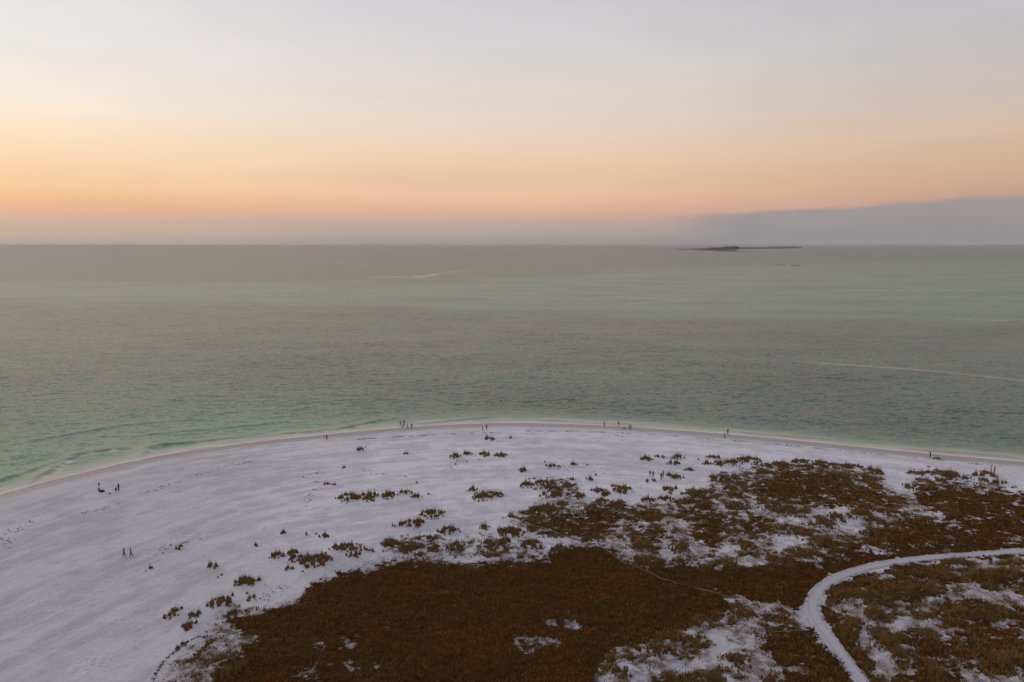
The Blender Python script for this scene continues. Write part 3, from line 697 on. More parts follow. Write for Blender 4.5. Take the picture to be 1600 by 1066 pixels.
def isle_h(t_): return (15 + 9 * np.exp(-((t_ - 0.45) / 0.16) ** 2) + 9 * sstep(t_, 0.72, 0.78) * sstep(t_, 0.99, 0.96) + 2.5 * fbm(t_ * 30, t_ * 0 + 2, 3)) * (0.35 + 0.65 * sstep(t_, 0, 0.3)) * sstep(t_, 0, 0.03) * sstep(t_, 1, 0.97) + 0.5
isle = far_land('island', 1057, 1253, 390.2, 387.6, 420, isle_h, M_ISLE); tag(isle, kind='structure')
spit = far_land('island', 1118, 1192, 392.6, 393.6, 60, lambda q: 2.5 * sstep(q, 1, 0.2) + 0.5, M_ISLE); tag(spit, kind='structure')
isle_front = far_land('island', 1085, 1152, 391.4, 392.3, 160, lambda q: 12 * np.sin(np.pi * q) + 1 + 1.5 * fbm(q * 20, q * 0 + 5, 3), M_ISLE); tag(isle_front, kind='structure')
far2 = far_land('headland', 1561, 1640, 384.6, 384.6, 900, lambda q: 14 * sstep(q, 0, 0.2) + 2, M_ISLE); tag(far2, kind='structure')
tag(far_land('sandbar', 1036, 1043.5, 391.2, 391.2, 40, lambda q: q * 0 + 2.2, M_ISLE), kind='structure')
tag(far_land('sandbar', 992, 998, 391.2, 391.2, 30, lambda q: q * 0 + 1.8, M_ISLE), kind='structure')
tag(far_land('sandbar', 1213, 1224, 414.0, 414.2, 26, lambda q: q * 0 + 0.5, M_ISLE), kind='structure')
tag(far_land('sandbar', 1236, 1250, 415.2, 415.2, 26, lambda q: q * 0 + 0.5, M_ISLE), kind='structure')
def tree_mass(name, px0, px1, py, hgt, seed):
    """far wood: many leafy crowns"""
    r = np.random.default_rng(seed); V = []; Q = []
    x0, y0 = ground(px0, py, 0); x1, y1 = ground(px1, py, 0)
    n = 46
    for i in range(n):
        q = (i + r.random()) / n
        cx, cy = x0 + (x1 - x0) * q, y0 + (y1 - y0) * q + r.uniform(-60, 60)
        hh = hgt * r.uniform(0.78, 1.02); w = r.uniform(7, 13)
        for k in range(26):
            a = r.uniform(0, 6.28); e = r.uniform(-0.4, 1.0); rr = w * math.sqrt(max(0.1, 1 - e * e)) * r.uniform(0.6, 1)
            p = np.array([cx + rr * math.cos(a), cy + rr * math.sin(a), hh * 0.62 + hh * 0.38 * e])
            u1 = r.normal(size=3); u1 /= np.linalg.norm(u1); u2 = np.cross(u1, r.normal(size=3)); u2 /= np.linalg.norm(u2)
            s0 = r.uniform(2.2, 3.8); b0 = len(V)
            V += [p - u1 * s0, p + u2 * s0, p + u1 * s0]; Q.append((b0, b0 + 1, b0 + 2))
        b0 = len(V); V += [np.array([cx - 1, cy, 0]), np.array([cx + 1, cy, 0]), np.array([cx, cy, hh * 0.8])]; Q.append((b0, b0 + 1, b0 + 2))
    return obj(name, mesh_np(name, V, Q, M_ISLE, 3, False))
tag(tree_mass('far_wood', 1130, 1144, 391.0, 40, 1), 'dark flat-topped block of trees in the middle of the distant island', 'trees', kind='stuff')
tag(tree_mass('far_wood', 1146.5, 1151.5, 391.0, 42, 2), 'small dark rounded stand of trees just right of the larger block on the distant island', 'trees', kind='stuff')
tag(tree_mass('far_wood', 1108, 1131, 390.6, 24, 3), 'low scrubby wood thinning out to the left on the distant island', 'trees', kind='stuff')
tag(tree_mass('far_wood', 1204, 1248, 388.0, 30, 4), 'low line of trees along the right end of the distant island', 'trees', kind='stuff')

# ------------------------------------------------------------------ vegetation meshes
def blades(px, py, pz, hgt, wid, tint, r, per=9, spread=0.5, lean=0.7, segs=1):
    """many plants at once: each plant is `per` tapering blades; one numpy mesh"""
    n = len(px); N = n * per
    cx = np.repeat(px, per); cy = np.repeat(py, per); cz = np.repeat(pz, per)
    H = np.repeat(hgt, per) * r.uniform(0.55, 1.1, N); Wd = np.repeat(wid, per)
    a = r.uniform(0, 2 * np.pi, N); rad = np.sqrt(r.random(N)) * Wd * spread
    bx = cx + rad * np.cos(a); by = cy + rad * np.sin(a)
    la = a + r.normal(0, 0.7, N); ll = lean * r.uniform(0.2, 1.0, N) * (0.4 + rad / (Wd * spread + 1e-6)) * H
    ta = r.uniform(0, np.pi, N); bw = Wd * r.uniform(0.10, 0.20, N)
    ex, ey = np.cos(ta) * bw, np.sin(ta) * bw
    tx, ty, tz = bx + ll * np.cos(la), by + ll * np.sin(la), cz + H
    V = np.empty((N, 3, 3)) if segs == 1 else None
    if segs == 1:
        V[:, 0] = np.stack([bx - ex, by - ey, cz - 0.05], -1); V[:, 1] = np.stack([bx + ex, by + ey, cz - 0.05], -1); V[:, 2] = np.stack([tx, ty, tz], -1)
        Fc = np.arange(N * 3).reshape(N, 3); al = np.tile([0, 0, 1.0], N); ti = np.repeat(np.repeat(tint, per) + r.normal(0, 0.12, N), 3)
    else:
        mx, my, mz = bx + 0.35 * ll * np.cos(la), by + 0.35 * ll * np.sin(la), cz + H * 0.62
        V = np.empty((N, 5, 3))
        V[:, 0] = np.stack([bx - ex, by - ey, cz - 0.05], -1); V[:, 1] = np.stack([bx + ex, by + ey, cz - 0.05], -1)
        V[:, 2] = np.stack([mx + ex * .8, my + ey * .8, mz], -1); V[:, 3] = np.stack([mx - ex * .8, my - ey * .8, mz], -1); V[:, 4] = np.stack([tx, ty, tz], -1)
        i = np.arange(N)[:, None] * 5
        Fc = np.concatenate([i + [0, 1, 2], i + [0, 2, 3], i + [3, 2, 4]], 1).reshape(-1, 3)
        al = np.tile([0, 0, .5, .5, 1.0], N); ti = np.repeat(np.repeat(tint, per) + r.normal(0, 0.12, N), 5)
    return V.reshape(-1, 3), Fc, np.clip(ti, 0, 1), al
def veg_mesh(name, data, mat):
    V, Fc, ti, al = data
    me = mesh_np(name, V, Fc, mat, 3, False); fattr(me, 'tint', ti); fattr(me, 'along', al); return me

# heath: low brown scrub covering the flats, plus grassy patches: too many to count
print('heath')
def scatter(n, x0, x1, y0, y1, seed):
    r = np.random.default_rng(seed)
    # even over the ground, thinning gently with distance from the drone's side of the beach
    y = y0 + (y1 - y0) * r.random(n) ** 1.15; x = r.uniform(x0, x1, n)
    return r, x, y
r, x, y = scatter(215000, -75, 175, 74, 200, 21)
ok = np.abs(x) < 0.80 * y + 18; x, y = x[ok], y[ok]
hcv, mcv = cover(x, y)
grain = fbm(x / 0.75, y / 0.85, 2)
pxq, pyq = pixel(x, y, 1.5); h0 = samp(HEATH0s, pxq, pyq)
rdq, _, _ = polydist(x, y, ROAD)
sparse = 0.62 * h0 * sstep(fbm(x / 1.4, y / 1.2, 4, 0.75), -0.15, 0.32) * (rdq > 1.3)
fr0 = samp(FRINGE, pxq, pyq)
sparse = np.maximum(sparse, 0.75 * sstep(fr0, 0.03, 0.25) * sstep(fr0 + 1.2 * fbm(x / 1.7, y / 1.3, 5, 0.78), 0.30, 0.75) * (fr0 > 0.03) * (rdq > 1.3) * (h0 < 0.5))
k1 = r.random(len(x)) < np.maximum(hcv * np.clip(0.62 + 1.9 * grain, 0.12, 1), sparse)
hx, hy = x[k1], y[k1]; hz = height(hx, hy)[0]
big = fbm(hx / 7, hy / 7, 3)
tint = 0.46 + 1.8 * fbm(hx / 12 + 3, hy / 12, 4, 0.6) + 0.7 * fbm(hx / 1.0, hy / 1.0, 2) + 0.15 * r.normal(size=len(hx))
hg = (0.30 + 0.16 * big + 0.55 * np.maximum(fbm(hx / 0.8, hy / 0.8, 2), -0.2)) * r.uniform(0.6, 1.3, len(hx))
print('heath tufts', len(hx))
me = veg_mesh('heath', blades(hx, hy, hz, np.maximum(hg, 0.20), r.uniform(0.40, 0.75, len(hx)), tint, r, 8, 0.62, 0.75), M_HEATH)
tag(obj('heath', me), 'low brown heath scrub covering the flats behind the dunes', 'scrub', kind='stuff')
inh = sstep(fbm(x / 3.0 + 40, y / 3.0, 3, 0.6) + 0.35 * fbm(x / 14, y / 14 + 60, 2), 0.22, 0.5) * hcv
k2 = ((r.random(len(x)) < mcv) & ~k1) | (r.random(len(x)) < 0.5 * inh)
gx_, gy_ = x[k2], y[k2]; gz_ = height(gx_, gy_)[0]
pn = patch_noise(gx_, gy_)
print('grass tufts', len(gx_))
tint = 0.4 + 0.9 * fbm(gx_ / 6 + 3, gy_ / 6, 3) + 0.3 * fbm(gx_, gy_, 2)
me = veg_mesh('dune_grass', blades(gx_, gy_, gz_, r.uniform(0.3, 0.62, len(gx_)) * (0.75 + 0.6 * np.clip(pn, 0, .5)), r.uniform(0.35, 0.7, len(gx_)), tint, r, 9, 0.6, 0.8), M_GRASS)
tag(obj('dune_grass', me), 'rusty and olive dune grass growing in broken patches between the sand', 'grass', kind='stuff')
# sparse runners and seedlings on the open sand round the plants
r, x, y = scatter(130000, -120, 190, 74, 205, 33)
pxv, pyv = pixel(x, y, 1.4); nv_ = samp(NEARs, pxv, pyv)
ok = (r.random(len(x)) < np.clip(nv_ * 1.7 - 0.10, 0, 1) * sstep(fbm(x / 3.5, y / 2.5, 4, 0.7), -0.08, 0.4) * 0.85) & (np.abs(x) < 0.8 * y + 15)
rd, _, _ = polydist(x, y, ROAD); ok &= rd > 1.7
hs_, sds, _ = height(x, y); ok &= sds > 17
x, y, z = x[ok], y[ok], hs_[ok]
print('sprigs', len(x))
me = veg_mesh('sprigs', blades(x, y, z, r.uniform(0.10, 0.26, len(x)), r.uniform(0.15, 0.42, len(x)), r.uniform(0.2, 0.9, len(x)), r, 6, 0.7, 1.6), M_GRASS)
tag(obj('beach_seedlings', me), 'thin dark runners and seedlings scattered over the pale sand', 'plants', kind='stuff')

# ------------------------------------------------------------------ single grass clumps
print('clumps')
clump_meshes = []
for v in range(14):
    r = np.random.default_rng(100 + v)
    n = 46
    a = r.uniform(0, 2 * np.pi, n); rad = r.random(n) ** 0.6 * 0.40
    lob = 0.72 + 0.28 * np.cos(a * r.integers(2, 4) + r.uniform(0, 6))
    ux, uy = rad * lob * np.cos(a), rad * lob * np.sin(a)
    hh = (1.0 - 0.95 * rad) * r.uniform(0.55, 1.1, n)
    D1 = blades(ux, uy, np.zeros(n), hh, np.full(n, 0.17), np.full(n, 0.35) + 0.35 * r.normal(size=n), r, 10, 0.7, 0.20, 2)
    # thin seed stalks standing above the leaves
    ns = 18
    a = r.uniform(0, 2 * np.pi, ns); rad = r.random(ns) * 0.42
    D2 = blades(rad * np.cos(a), rad * np.sin(a), np.zeros(ns), r.uniform(1.3, 2.2, ns), np.full(ns, 0.10), np.full(ns, 0.5), r, 2, 0.5, 0.12, 1)
    me_l = veg_mesh('leaves', D1, M_GRASS); me_s = veg_mesh('seed_stalks', D2, M_GRASS)
    clump_meshes.append((me_l, me_s))
REG = {
 'open': ('on bare sand left of the dunes', 'lone tufts on the open beach'), 'lowleft': ('at the lower left edge of the plants', 'tufts at the lower left edge'),
 'shoreside': ('on open sand near the water', 'small tufts on the sand near the water'), 'crest': ('in the row on the dune lip', 'row of clumps on the dune lip'),
 'ridge': ('along the ridge above the heath', 'clumps along the dune ridge'), 'middle': ('on hummocks just above the heath', 'clumps above the heath edge'),
 'lowmid': ('on hummocks left of the heath', 'clumps left of the heath'), 'behind': ('on the flat white sand mid beach', 'little tufts on the flat white sand'),
 'longtuft': ('in the loose band right of centre', 'clumps right of centre'), 'centre': ('around the start of the footpath', 'clumps around the footpath'),
 'walkers': ('near the four people in the dunes', 'clumps near the group in the dunes'), 'east': ('in broken grassland beyond the four people', 'clumps in the broken grassland'),
 'eastridge': ('on the seaward edge before the gap', 'clumps on the seaward dune edge'), 'farright': ('near the person in red', 'clumps at the far right'),
 'roadside': ('above the bend of the path', 'clumps above the bend of the path'), 'bottom': ('at the bottom, left of the path', 'clumps along the bottom edge'),
 'inside': ('inside the curve of the path', 'clumps inside the curve of the path')}
ORD = ['first', 'second', 'third', 'fourth', 'fifth', 'sixth', 'seventh', 'eighth', 'ninth', 'tenth', 'eleventh', 'twelfth', 'thirteenth', 'fourteenth', 'fifteenth', 'sixteenth', 'seventeenth']
order = {}
for reg in REG:
    ids = sorted([i for i, c in enumerate(CL) if c[0] == reg], key=lambda i: CL[i][1])
    for k, i in enumerate(ids): order[i] = (k, len(ids))
for i, c in enumerate(CL):
    reg, px, py, w, hh = c
    x, y, ww, dd, hz = cs[i]
    z = float(height(np.array([x]), np.array([y]))[0][0])
    rr = random.Random(i)
    # wide clumps are several tussocks grown together along their length
    o = bpy.data.objects.new('grass_clump', None); COL.objects.link(o); o.location = (x, y, z - 0.03)
    o.empty_display_size = 0.3
    k, n = order[i]
    size = 'tiny' if w < 8 else 'small' if w < 14 else 'wide' if w > 1.9 * hh and w > 20 else 'large' if w > 26 else 'medium-sized'
    where = ORD[k] + ' from the left ' if k < (n + 1) // 2 else (ORD[n - 1 - k] + ' from the right ')
    tag(o, f"{size} grass clump, {where}{REG[reg][0]}", 'grass clump', REG[reg][1])
    area = ww * max(dd, 0.5)
    nt = max(1, min(16, int(round(area * 1.2 + ww * 1.0))))
    lay = []
    for j in range(nt):
        if nt == 1: lay.append((0.0, 0.0, ww)); continue
        # tussocks crowd towards the middle of the mound and thin out to its ends
        a_ = rr.uniform(0, 2 * math.pi); q_ = rr.random() ** 0.65 * 0.48
        lay.append((q_ * ww * math.cos(a_), q_ * dd * math.sin(a_), min(ww, 1.22 * (area / nt) ** 0.5) * rr.uniform(0.5, 1.3) * (1.15 - q_)))
    if ww > 1.2:
        for j in range(nt * 2):
            a_ = rr.uniform(0, 2 * math.pi); q_ = rr.uniform(0.3, 0.62)
            lay.append((q_ * ww * math.cos(a_), q_ * (dd + .4) * math.sin(a_), rr.uniform(0.25, 0.55)))
    zs = height(x + np.array([l[0] for l in lay]), y + np.array([l[1] for l in lay]))[0] - z
    for (lx, ly, sc), zz in zip(lay, zs):
        ml, ms = clump_meshes[rr.randrange(14)]; zz = float(zz)
        par = o if nt > 1 else o
        q = obj('tussock', ml, par); q['kind'] = 'stuff'; q.location = (lx, ly, zz)
        q.scale = (sc, sc * rr.uniform(.7, 1.0), min(hz, 0.18 + 0.6 * sc) * rr.uniform(.75, 1.4)); q.rotation_euler.z = rr.uniform(0, 6.28)
        if sc > 0.5:
            q2 = obj('seed_stalks', ms, q); q2['kind'] = 'stuff'; q2.scale = (1, 1, rr.uniform(0.9, 1.3))

# ------------------------------------------------------------------ dried seaweed lines, litter and footprint shade
print('wrack')
def wrack(name, lines, per_m, wdt, size, label, seed, z0=0.9, gap=0.0):
    r = np.random.default_rng(seed); PX_, PY_ = [], []
    for ln in lines:
        g_ = smooth_poly(to_ground(ln, z0), 3); P = np.array(g_); s = np.concatenate([[0], np.cumsum(np.linalg.norm(np.diff(P, axis=0), axis=1))])
        n = int(s[-1] * per_m); q = r.uniform(0, s[-1], n)
        q = q[fbm(q / 4.5 + seed, q * 0 + 1, 2) > gap - 0.3]
        n = len(q); PX_.append(np.interp(q, s, P[:, 0]) + r.normal(0, wdt, n)); PY_.append(np.interp(q, s, P[:, 1]) + r.normal(0, wdt * .7, n) + 0.3 * fbm(q / 6, q * 0, 2))
    x = np.concatenate(PX_); y = np.concatenate(PY_); z = height(x, y)[0]; n = len(x)
    a = r.uniform(0, np.pi, n); L = r.uniform(.4, 1.0, n) * size; V = np.empty((n, 4, 3))
    ca, sa = np.cos(a), np.sin(a)
    for k, (u, v, hgt) in enumerate([(-1, -.3, 0.0), (1, -.25, 0.0), (.7, .35, .02), (0.0, 0.1, 0.13)]):
        V[:, k] = np.stack([x + L * (u * ca * 1.5 - v * sa), y + L * (u * sa * .6 + v * ca), z + hgt * r.uniform(.5, 1.2, n) + 0.0], -1)
    i = np.arange(n)[:, None] * 4
    Fc = np.concatenate([i + [0, 1, 3], i + [1, 2, 3], i + [2, 0, 3]], 1).reshape(-1, 3)
    return tag(obj(name, mesh_np(name, V, Fc, M_WEED, 3, False)), label, 'seaweed', kind='stuff')
wrack('seaweed_line', [[(560, 687), (640, 682), (700, 679), (790, 675.5), (860, 674.5), (960, 676), (1060, 681), (1120, 686), (1160, 689), (1200, 692), (1260, 698), (1330, 705), (1375, 709), (1450, 716), (1520, 724), (1600, 731)]], 5.0, 0.22, 0.30, 'thin broken dark line of dried seaweed along the top of the wet sand', 5, 0.8, 0.32)
wrack('litter_and_footprint_shade', [[(0, 838), (30, 825), (62, 810)], [(120, 805), (160, 796), (200, 783)], [(230, 770), (262, 757), (330, 735), (400, 718)], [(0, 850), (10, 842), (4, 860)], [(1080, 684), (1110, 688)], [(955, 680), (985, 682)],  # weed, and dark bits standing in for shaded footprint pits
                       [(560, 732), (600, 745), (650, 748)], [(700, 735), (720, 722), (760, 720)], [(860, 735), (900, 732), (950, 742)], [(470, 750), (500, 740), (480, 795)], [(240, 868), (290, 850), (340, 838)]], 2.6, 0.9, 0.30,
      'scattered dark flecks of weed, some standing in for footprint shade, on the pale open beach', 8, 1.0, 0.2)
wrack('driftwood_line', [[(238, 1075), (243, 1056), (252, 1040), (264, 1027), (282, 1012), (298, 1001), (312, 996), (322, 998)]], 15, 0.14, 0.17, 'dark curved line of debris edging the vegetation at lower left', 9, 1.3, -0.5)
wrack('twigs', [[(330, 985), (350, 1000), (380, 1010)], [(300, 1010), (340, 1018), (380, 1030)], [(270, 1040), (310, 1040), (360, 1030)], [(256, 1062), (300, 1056), (340, 1044)], [(560, 888), (620, 872), (700, 866), (800, 872)], [(420, 915), (440, 920), (400, 940)]], 9, 0.9, 0.15,
      'scattered dark twigs and dead stems on the pale sand along the edge of the heath', 12, 1.4, -0.1)

# ------------------------------------------------------------------ people
print('people')
def skin_mesh(name, verts, edges, radii, root=0, lev=1):
    me = bpy.data.meshes.new(name); me.from_pydata(verts, edges, [])
    o = bpy.data.objects.new(name, me); COL.objects.link(o)
    md = o.modifiers.new('skin', 'SKIN'); md.use_smooth_shade = True
    if not me.skin_vertices: return None
    for i, rr in enumerate(radii):
        sv = me.skin_vertices[0].data[i]; sv.radius = (rr, rr) if not isinstance(rr, tuple) else rr; sv.use_root = (i == root)
    ss = o.modifiers.new('sub', 'SUBSURF'); ss.levels = lev; ss.render_levels = lev
    dg = bpy.context.evaluated_depsgraph_get(); out = bpy.data.meshes.new_from_object(o.evaluated_get(dg))
    bpy.data.objects.remove(o); bpy.data.meshes.remove(me); out.name = name
    return out
def pol(a, l):            # forward swing a (degrees) of a limb hanging down, in the y-z plane
    return (math.sin(R(a)) * l, -math.cos(R(a)) * l)
def build_pose(kind):
    """returns meshes body, shirt, trousers, hair. Figure 1.72 m, faces -Y."""
    P = {}
    hipz, lean = 0.92, 0
    legs = {-1: (0, 0), 1: (0, 0)}; arms = {-1: (6, 12), 1: (6, 12)}      # hip swing, knee bend / shoulder swing, elbow bend
    if kind == 'walk': legs = {-1: (14, 4), 1: (-10, 14)}; arms = {-1: (-16, 10), 1: (18, 22)}; hipz = 0.905
    if kind == 'phone': arms = {-1: (42, 85), 1: (42, 85)}
    if kind == 'raised': arms = {-1: (120, 30), 1: (20, 30)}
    if kind == 'sit': hipz = 0.13; legs = {-1: (112, 62), 1: (104, 48)}; arms = {-1: (-28, 12), 1: (38, 30)}; lean = -8
    if kind == 'crouch': hipz = 0.36; legs = {-1: (112, 128), 1: (100, 122)}; arms = {-1: (58, 30), 1: (50, 35)}; lean = 24
    if kind == 'bend': hipz = 0.88; lean = 38; legs = {-1: (4, 6), 1: (-6, 4)}; arms = {-1: (34, 20), 1: (50, 20)}
    sl, cl = math.sin(R(lean)), math.cos(R(lean))
    def up(l, off=0): return (0, -(sl * l) , hipz + cl * l)
    pel, wai, che, nek, chin, head = up(0), up(.17), up(.38), up(.535), up(.60), up(.70)
    bv = [pel, wai, che, nek, chin, up(.665), up(.755), up(.79)]; be = [(0, 1), (1, 2), (2, 3), (3, 4), (4, 5), (5, 6), (6, 7)]
    br = [(.125, .10), (.115, .09), (.145, .105), .052, .056, .082, .078, .045]
    sv_, se, sr = [pel, wai, che, up(.47), up(.525)], [(0, 1), (1, 2), (2, 3), (3, 4)], [(.155, .125), (.135, .11), (.165, .125), (.13, .11), .07]
    tv, te, trr = [up(.10), pel], [(0, 1)], [(.135, .108), (.15, .12)]
    feet = []
    for s_ in (-1, 1):
        a, kb = arms[s_]; sh_ = up(.485); sh_ = (s_ * .185, sh_[1], sh_[2])
        f1 = pol(a + lean * .3, .29); el = (s_ * .225, sh_[1] - f1[0], sh_[2] + f1[1])
        f2 = pol(a + kb + lean * .3, .25); wr = (s_ * .235, el[1] - f2[0], el[2] + f2[1])
        f3 = pol(a + kb + lean * .3 + 4, .07); pa = (s_ * .235, wr[1] - f3[0], wr[2] + f3[1])
        i = len(bv); bv += [sh_, el, wr, pa]; be += [(2, i), (i, i + 1), (i + 1, i + 2), (i + 2, i + 3)]; br += [.056, .042, .027, .034]
        for k, (sp_, ln_) in enumerate([(-.03, .062), (-.011, .082), (.009, .088), (.027, .074)]):
            g1 = pol(a + kb + 12, ln_ * .55); g2 = pol(a + kb + 40, ln_ * .45)
            j = len(bv); p1 = (pa[0] + sp_ * .35 + .012, pa[1] - g1[0] + sp_, pa[2] + g1[1]); bv += [p1, (p1[0], p1[1] - g2[0], p1[2] + g2[1])]
            be += [(i + 3, j), (j, j + 1)]; br += [.0095, .008]
        j = len(bv); bv += [(pa[0] - s_ * .035, pa[1] - .02, pa[2] - .012), (pa[0] - s_ * .045, pa[1] - .035, pa[2] - .045)]; be += [(i + 2, j), (j, j + 1)]; br += [.011, .009]
        i = len(sv_); sv_ += [(sh_[0], sh_[1], sh_[2]), tuple((np.array(sh_) * .35 + np.array(el) * .65))]; se += [(3, i), (i, i + 1)]; sr += [.072, .06]
        a, kb = legs[s_]; hp = (s_ * .095, pel[1], pel[2] - .03)
        f1 = pol(a, .43); kn = (s_ * .105, hp[1] - f1[0], hp[2] + f1[1])
        f2 = pol(a - kb, .42); an = (s_ * .105, kn[1] - f2[0], kn[2] + f2[1])
        toe = (s_ * .12, an[1] - .17, max(an[2] - .045, -0.02)); heel = (s_ * .105, an[1] + .045, an[2] - .04)
        i = len(bv); bv += [hp, kn, an, heel, toe]; be += [(0, i), (i, i + 1), (i + 1, i + 2), (i + 2, i + 3), (i + 2, i + 4)]; br += [.088, .056, .037, .034, .028]
        i = len(tv); tv += [hp, kn, tuple(np.array(kn) * .25 + np.array(an) * .75)]; te += [(1, i), (i, i + 1), (i + 1, i + 2)]; trr += [.102, .074, .056]
        feet.append(min(heel[2], toe[2]) - .03)
    dz = -min(feet) if kind not in ('sit',) else 0.0
    sh3 = lambda L: [(a, b, c + dz) for a, b, c in L]
    body = skin_mesh('body', sh3(bv), be, br); shirt = skin_mesh('shirt', sh3(sv_), se, sr); tro = skin_mesh('trousers', sh3(tv), te, trr, 1)
    # nose, ears joined to the body mesh would be sub-pixel; the hair is a cap with a nape
    hc_ = Vector(up(.725)) + Vector((0, .014, dz)); hv_, hf = [], []
    nu, nv2 = 12, 7
    for a in range(nv2):
        ph = a / (nv2 - 1) * R(112)
        for b_ in range(nu):
            t_ = b_ / nu * 2 * math.pi
            cut = 1 - 0.32 * max(0, -math.sin(t_)) * (a / (nv2 - 1))
            hv_.append(hc_ + Vector((.094 * math.sin(ph * cut) * math.cos(t_), .108 * math.sin(ph * cut) * math.sin(t_), .102 * math.cos(ph * cut))))
    for a in range(nv2 - 1):
        for b_ in range(nu): hf.append((a * nu + b_, (a + 1) * nu + b_, (a + 1) * nu + (b_ + 1) % nu, a * nu + (b_ + 1) % nu))
    hm = bpy.data.meshes.new('hair'); hm.from_pydata([tuple(v) for v in hv_], [], hf)
    for p in hm.polygons: p.use_smooth = True
    return body, shirt, tro, hm
POSES = {k: build_pose(k) for k in ('stand', 'walk', 'phone', 'raised', 'sit', 'crouch', 'bend')}
_mc = {}
def cmat(nm, c):
    if nm not in _mc: _mc[nm] = flat_mat(nm, c, 0.85, 0.12)
    return _mc[nm]
SKIN = {'light': (0.42, 0.26, 0.19), 'tan': (0.28, 0.16, 0.11), 'dark': (0.10, 0.055, 0.04)}
CLO = {'black': (0.012, 0.012, 0.015), 'navy': (0.02, 0.03, 0.07), 'grey': (0.14, 0.14, 0.15), 'white': (0.7, 0.68, 0.66), 'blue': (0.10, 0.16, 0.30), 'brown': (0.10, 0.06, 0.04), 'red': (0.45, 0.03, 0.06),
       'yellow': (0.62, 0.66, 0.12), 'olive': (0.08, 0.08, 0.04), 'pink': (0.5, 0.25, 0.27), 'denim': (0.05, 0.07, 0.12), 'maroon': (0.15, 0.02, 0.03)}
def person(px, py, pose, face, skin, top_, low, hair, label, group=None, sc=1.0):
    x, y, z = place(px, py)
    o = bpy.data.objects.new('person', None); COL.objects.link(o)
    o.location = (float(x[0]), float(y[0]), float(z[0])); o.rotation_euler.z = R(face); o.scale = (sc, sc, sc); o.empty_display_size = 0.3
    tag(o, label, 'person', group)
    for nm, me, mt in zip(('body', 'shirt', 'trousers', 'hair'), POSES[pose], (cmat('skin_' + skin, SKIN[skin]), cmat('cloth_' + top_, CLO[top_]), cmat('cloth_' + low, CLO[low]), cmat('hair_' + hair, CLO[hair]))):
        if me is None: continue
        if not me.materials: me.materials.append(mt)
        q = obj(nm, me, o); q.material_slots[0].link = 'OBJECT'; q.material_slots[0].material = mt
    return o
# face 0 looks towards the camera side (-Y); 180 looks out to sea
person(194.3, 871, 'walk', 150, 'tan', 'denim', 'black', 'black', 'left of the two people walking together on the open beach, in a dark blue top', 'pair walking on the open beach')
person(205, 871, 'walk', 160, 'light', 'grey', 'black', 'brown', 'right of the two people walking together on the open beach, in a grey top', 'pair walking on the open beach')
person(154.5, 767.6, 'sit', 200, 'light', 'grey', 'black', 'black', 'person sitting on the sand at the far left beside the water, beside a dark bag', 'people resting at the left shore')
person(155.2, 764.5, 'stand', 180, 'light', 'grey', 'white', 'brown', 'slight person in pale clothes standing behind the seated person at far left', 'people resting at the left shore', 0.95)
person(180, 768.6, 'crouch', 140, 'tan', 'black', 'black', 'black', 'person in black crouching beside the standing one at the left shore', 'people resting at the left shore')
person(185.6, 767, 'stand', 170, 'tan', 'black', 'black', 'black', 'person all in black standing upright on the sand at the left shore', 'people resting at the left shore')
person(510.8, 688.4, 'stand', 200, 'tan', 'brown', 'maroon', 'black', 'lone person in reddish brown standing at the edge of the wet sand', None)
person(507.4, 686.4, 'stand', 160, 'light', 'pink', 'grey', 'brown', 'small child in pale clothes left of the lone reddish brown person', None, 0.5)
person(625.6, 665.8, 'phone', 185, 'light', 'grey', 'olive', 'brown', 'leftmost of the group of five in the shallows, standing in grey', 'group of five at the water line')
person(631.2, 664.6, 'stand', 170, 'tan', 'navy', 'denim', 'black', 'tallest-looking of the group of five, standing farthest out in the shallows', 'group of five at the water line')
person(629.2, 669.0, 'bend', 120, 'dark', 'black', 'black', 'black', 'person in black bending forward at the front of the group of five', 'group of five at the water line', 0.9)
person(636.8, 669.8, 'walk', 110, 'tan', 'denim', 'brown', 'brown', 'fourth from the left of the five at the water line, walking in blue', 'group of five at the water line')
person(643.3, 670.4, 'stand', 190, 'tan', 'black', 'black', 'black', 'rightmost of the group of five at the water line, in black', 'group of five at the water line')
person(754, 673.8, 'walk', 100, 'light', 'brown', 'grey', 'brown', 'left of the pair strolling at the tip of the beach, in brown', 'pair at the tip of the beach')
person(760.2, 672.2, 'stand', 170, 'tan', 'maroon', 'black', 'black', 'right of the pair at the tip of the beach, darker clothes', 'pair at the tip of the beach')
person(944.2, 667.4, 'phone', 200, 'light', 'olive', 'black', 'black', 'person in olive and black at the water edge, first right of the beach tip', None)
person(966.4, 667.2, 'stand', 180, 'light', 'black', 'yellow', 'black', 'person with dark top and pale trousers standing ankle deep right of the beach tip', None)
person(983.2, 671.8, 'walk', 110, 'tan', 'brown', 'grey', 'brown', 'left half of the close couple walking beside a small dog', 'couple with a small dog')
person(985.8, 672.0, 'walk', 110, 'tan', 'black', 'denim', 'black', 'right half of the close couple walking beside a small dog', 'couple with a small dog')
person(1132.2, 685.4, 'walk', 240, 'light', 'maroon', 'black', 'black', 'nearer of the two people at the right shore, in a dark red top', 'two people at the right shore')
person(1137.0, 679.2, 'raised', 160, 'tan', 'black', 'black', 'black', 'farther person at the right shore in black with one arm raised', 'two people at the right shore')
person(1453.6, 714.4, 'bend', 180, 'dark', 'black', 'black', 'black', 'short figure in black bending over by the water at far right', None, 0.95)
person(1462.4, 716.6, 'sit', 190, 'light', 'yellow', 'olive', 'brown', 'left of the two seated people in bright yellow tops at far right', 'two seated people in yellow')
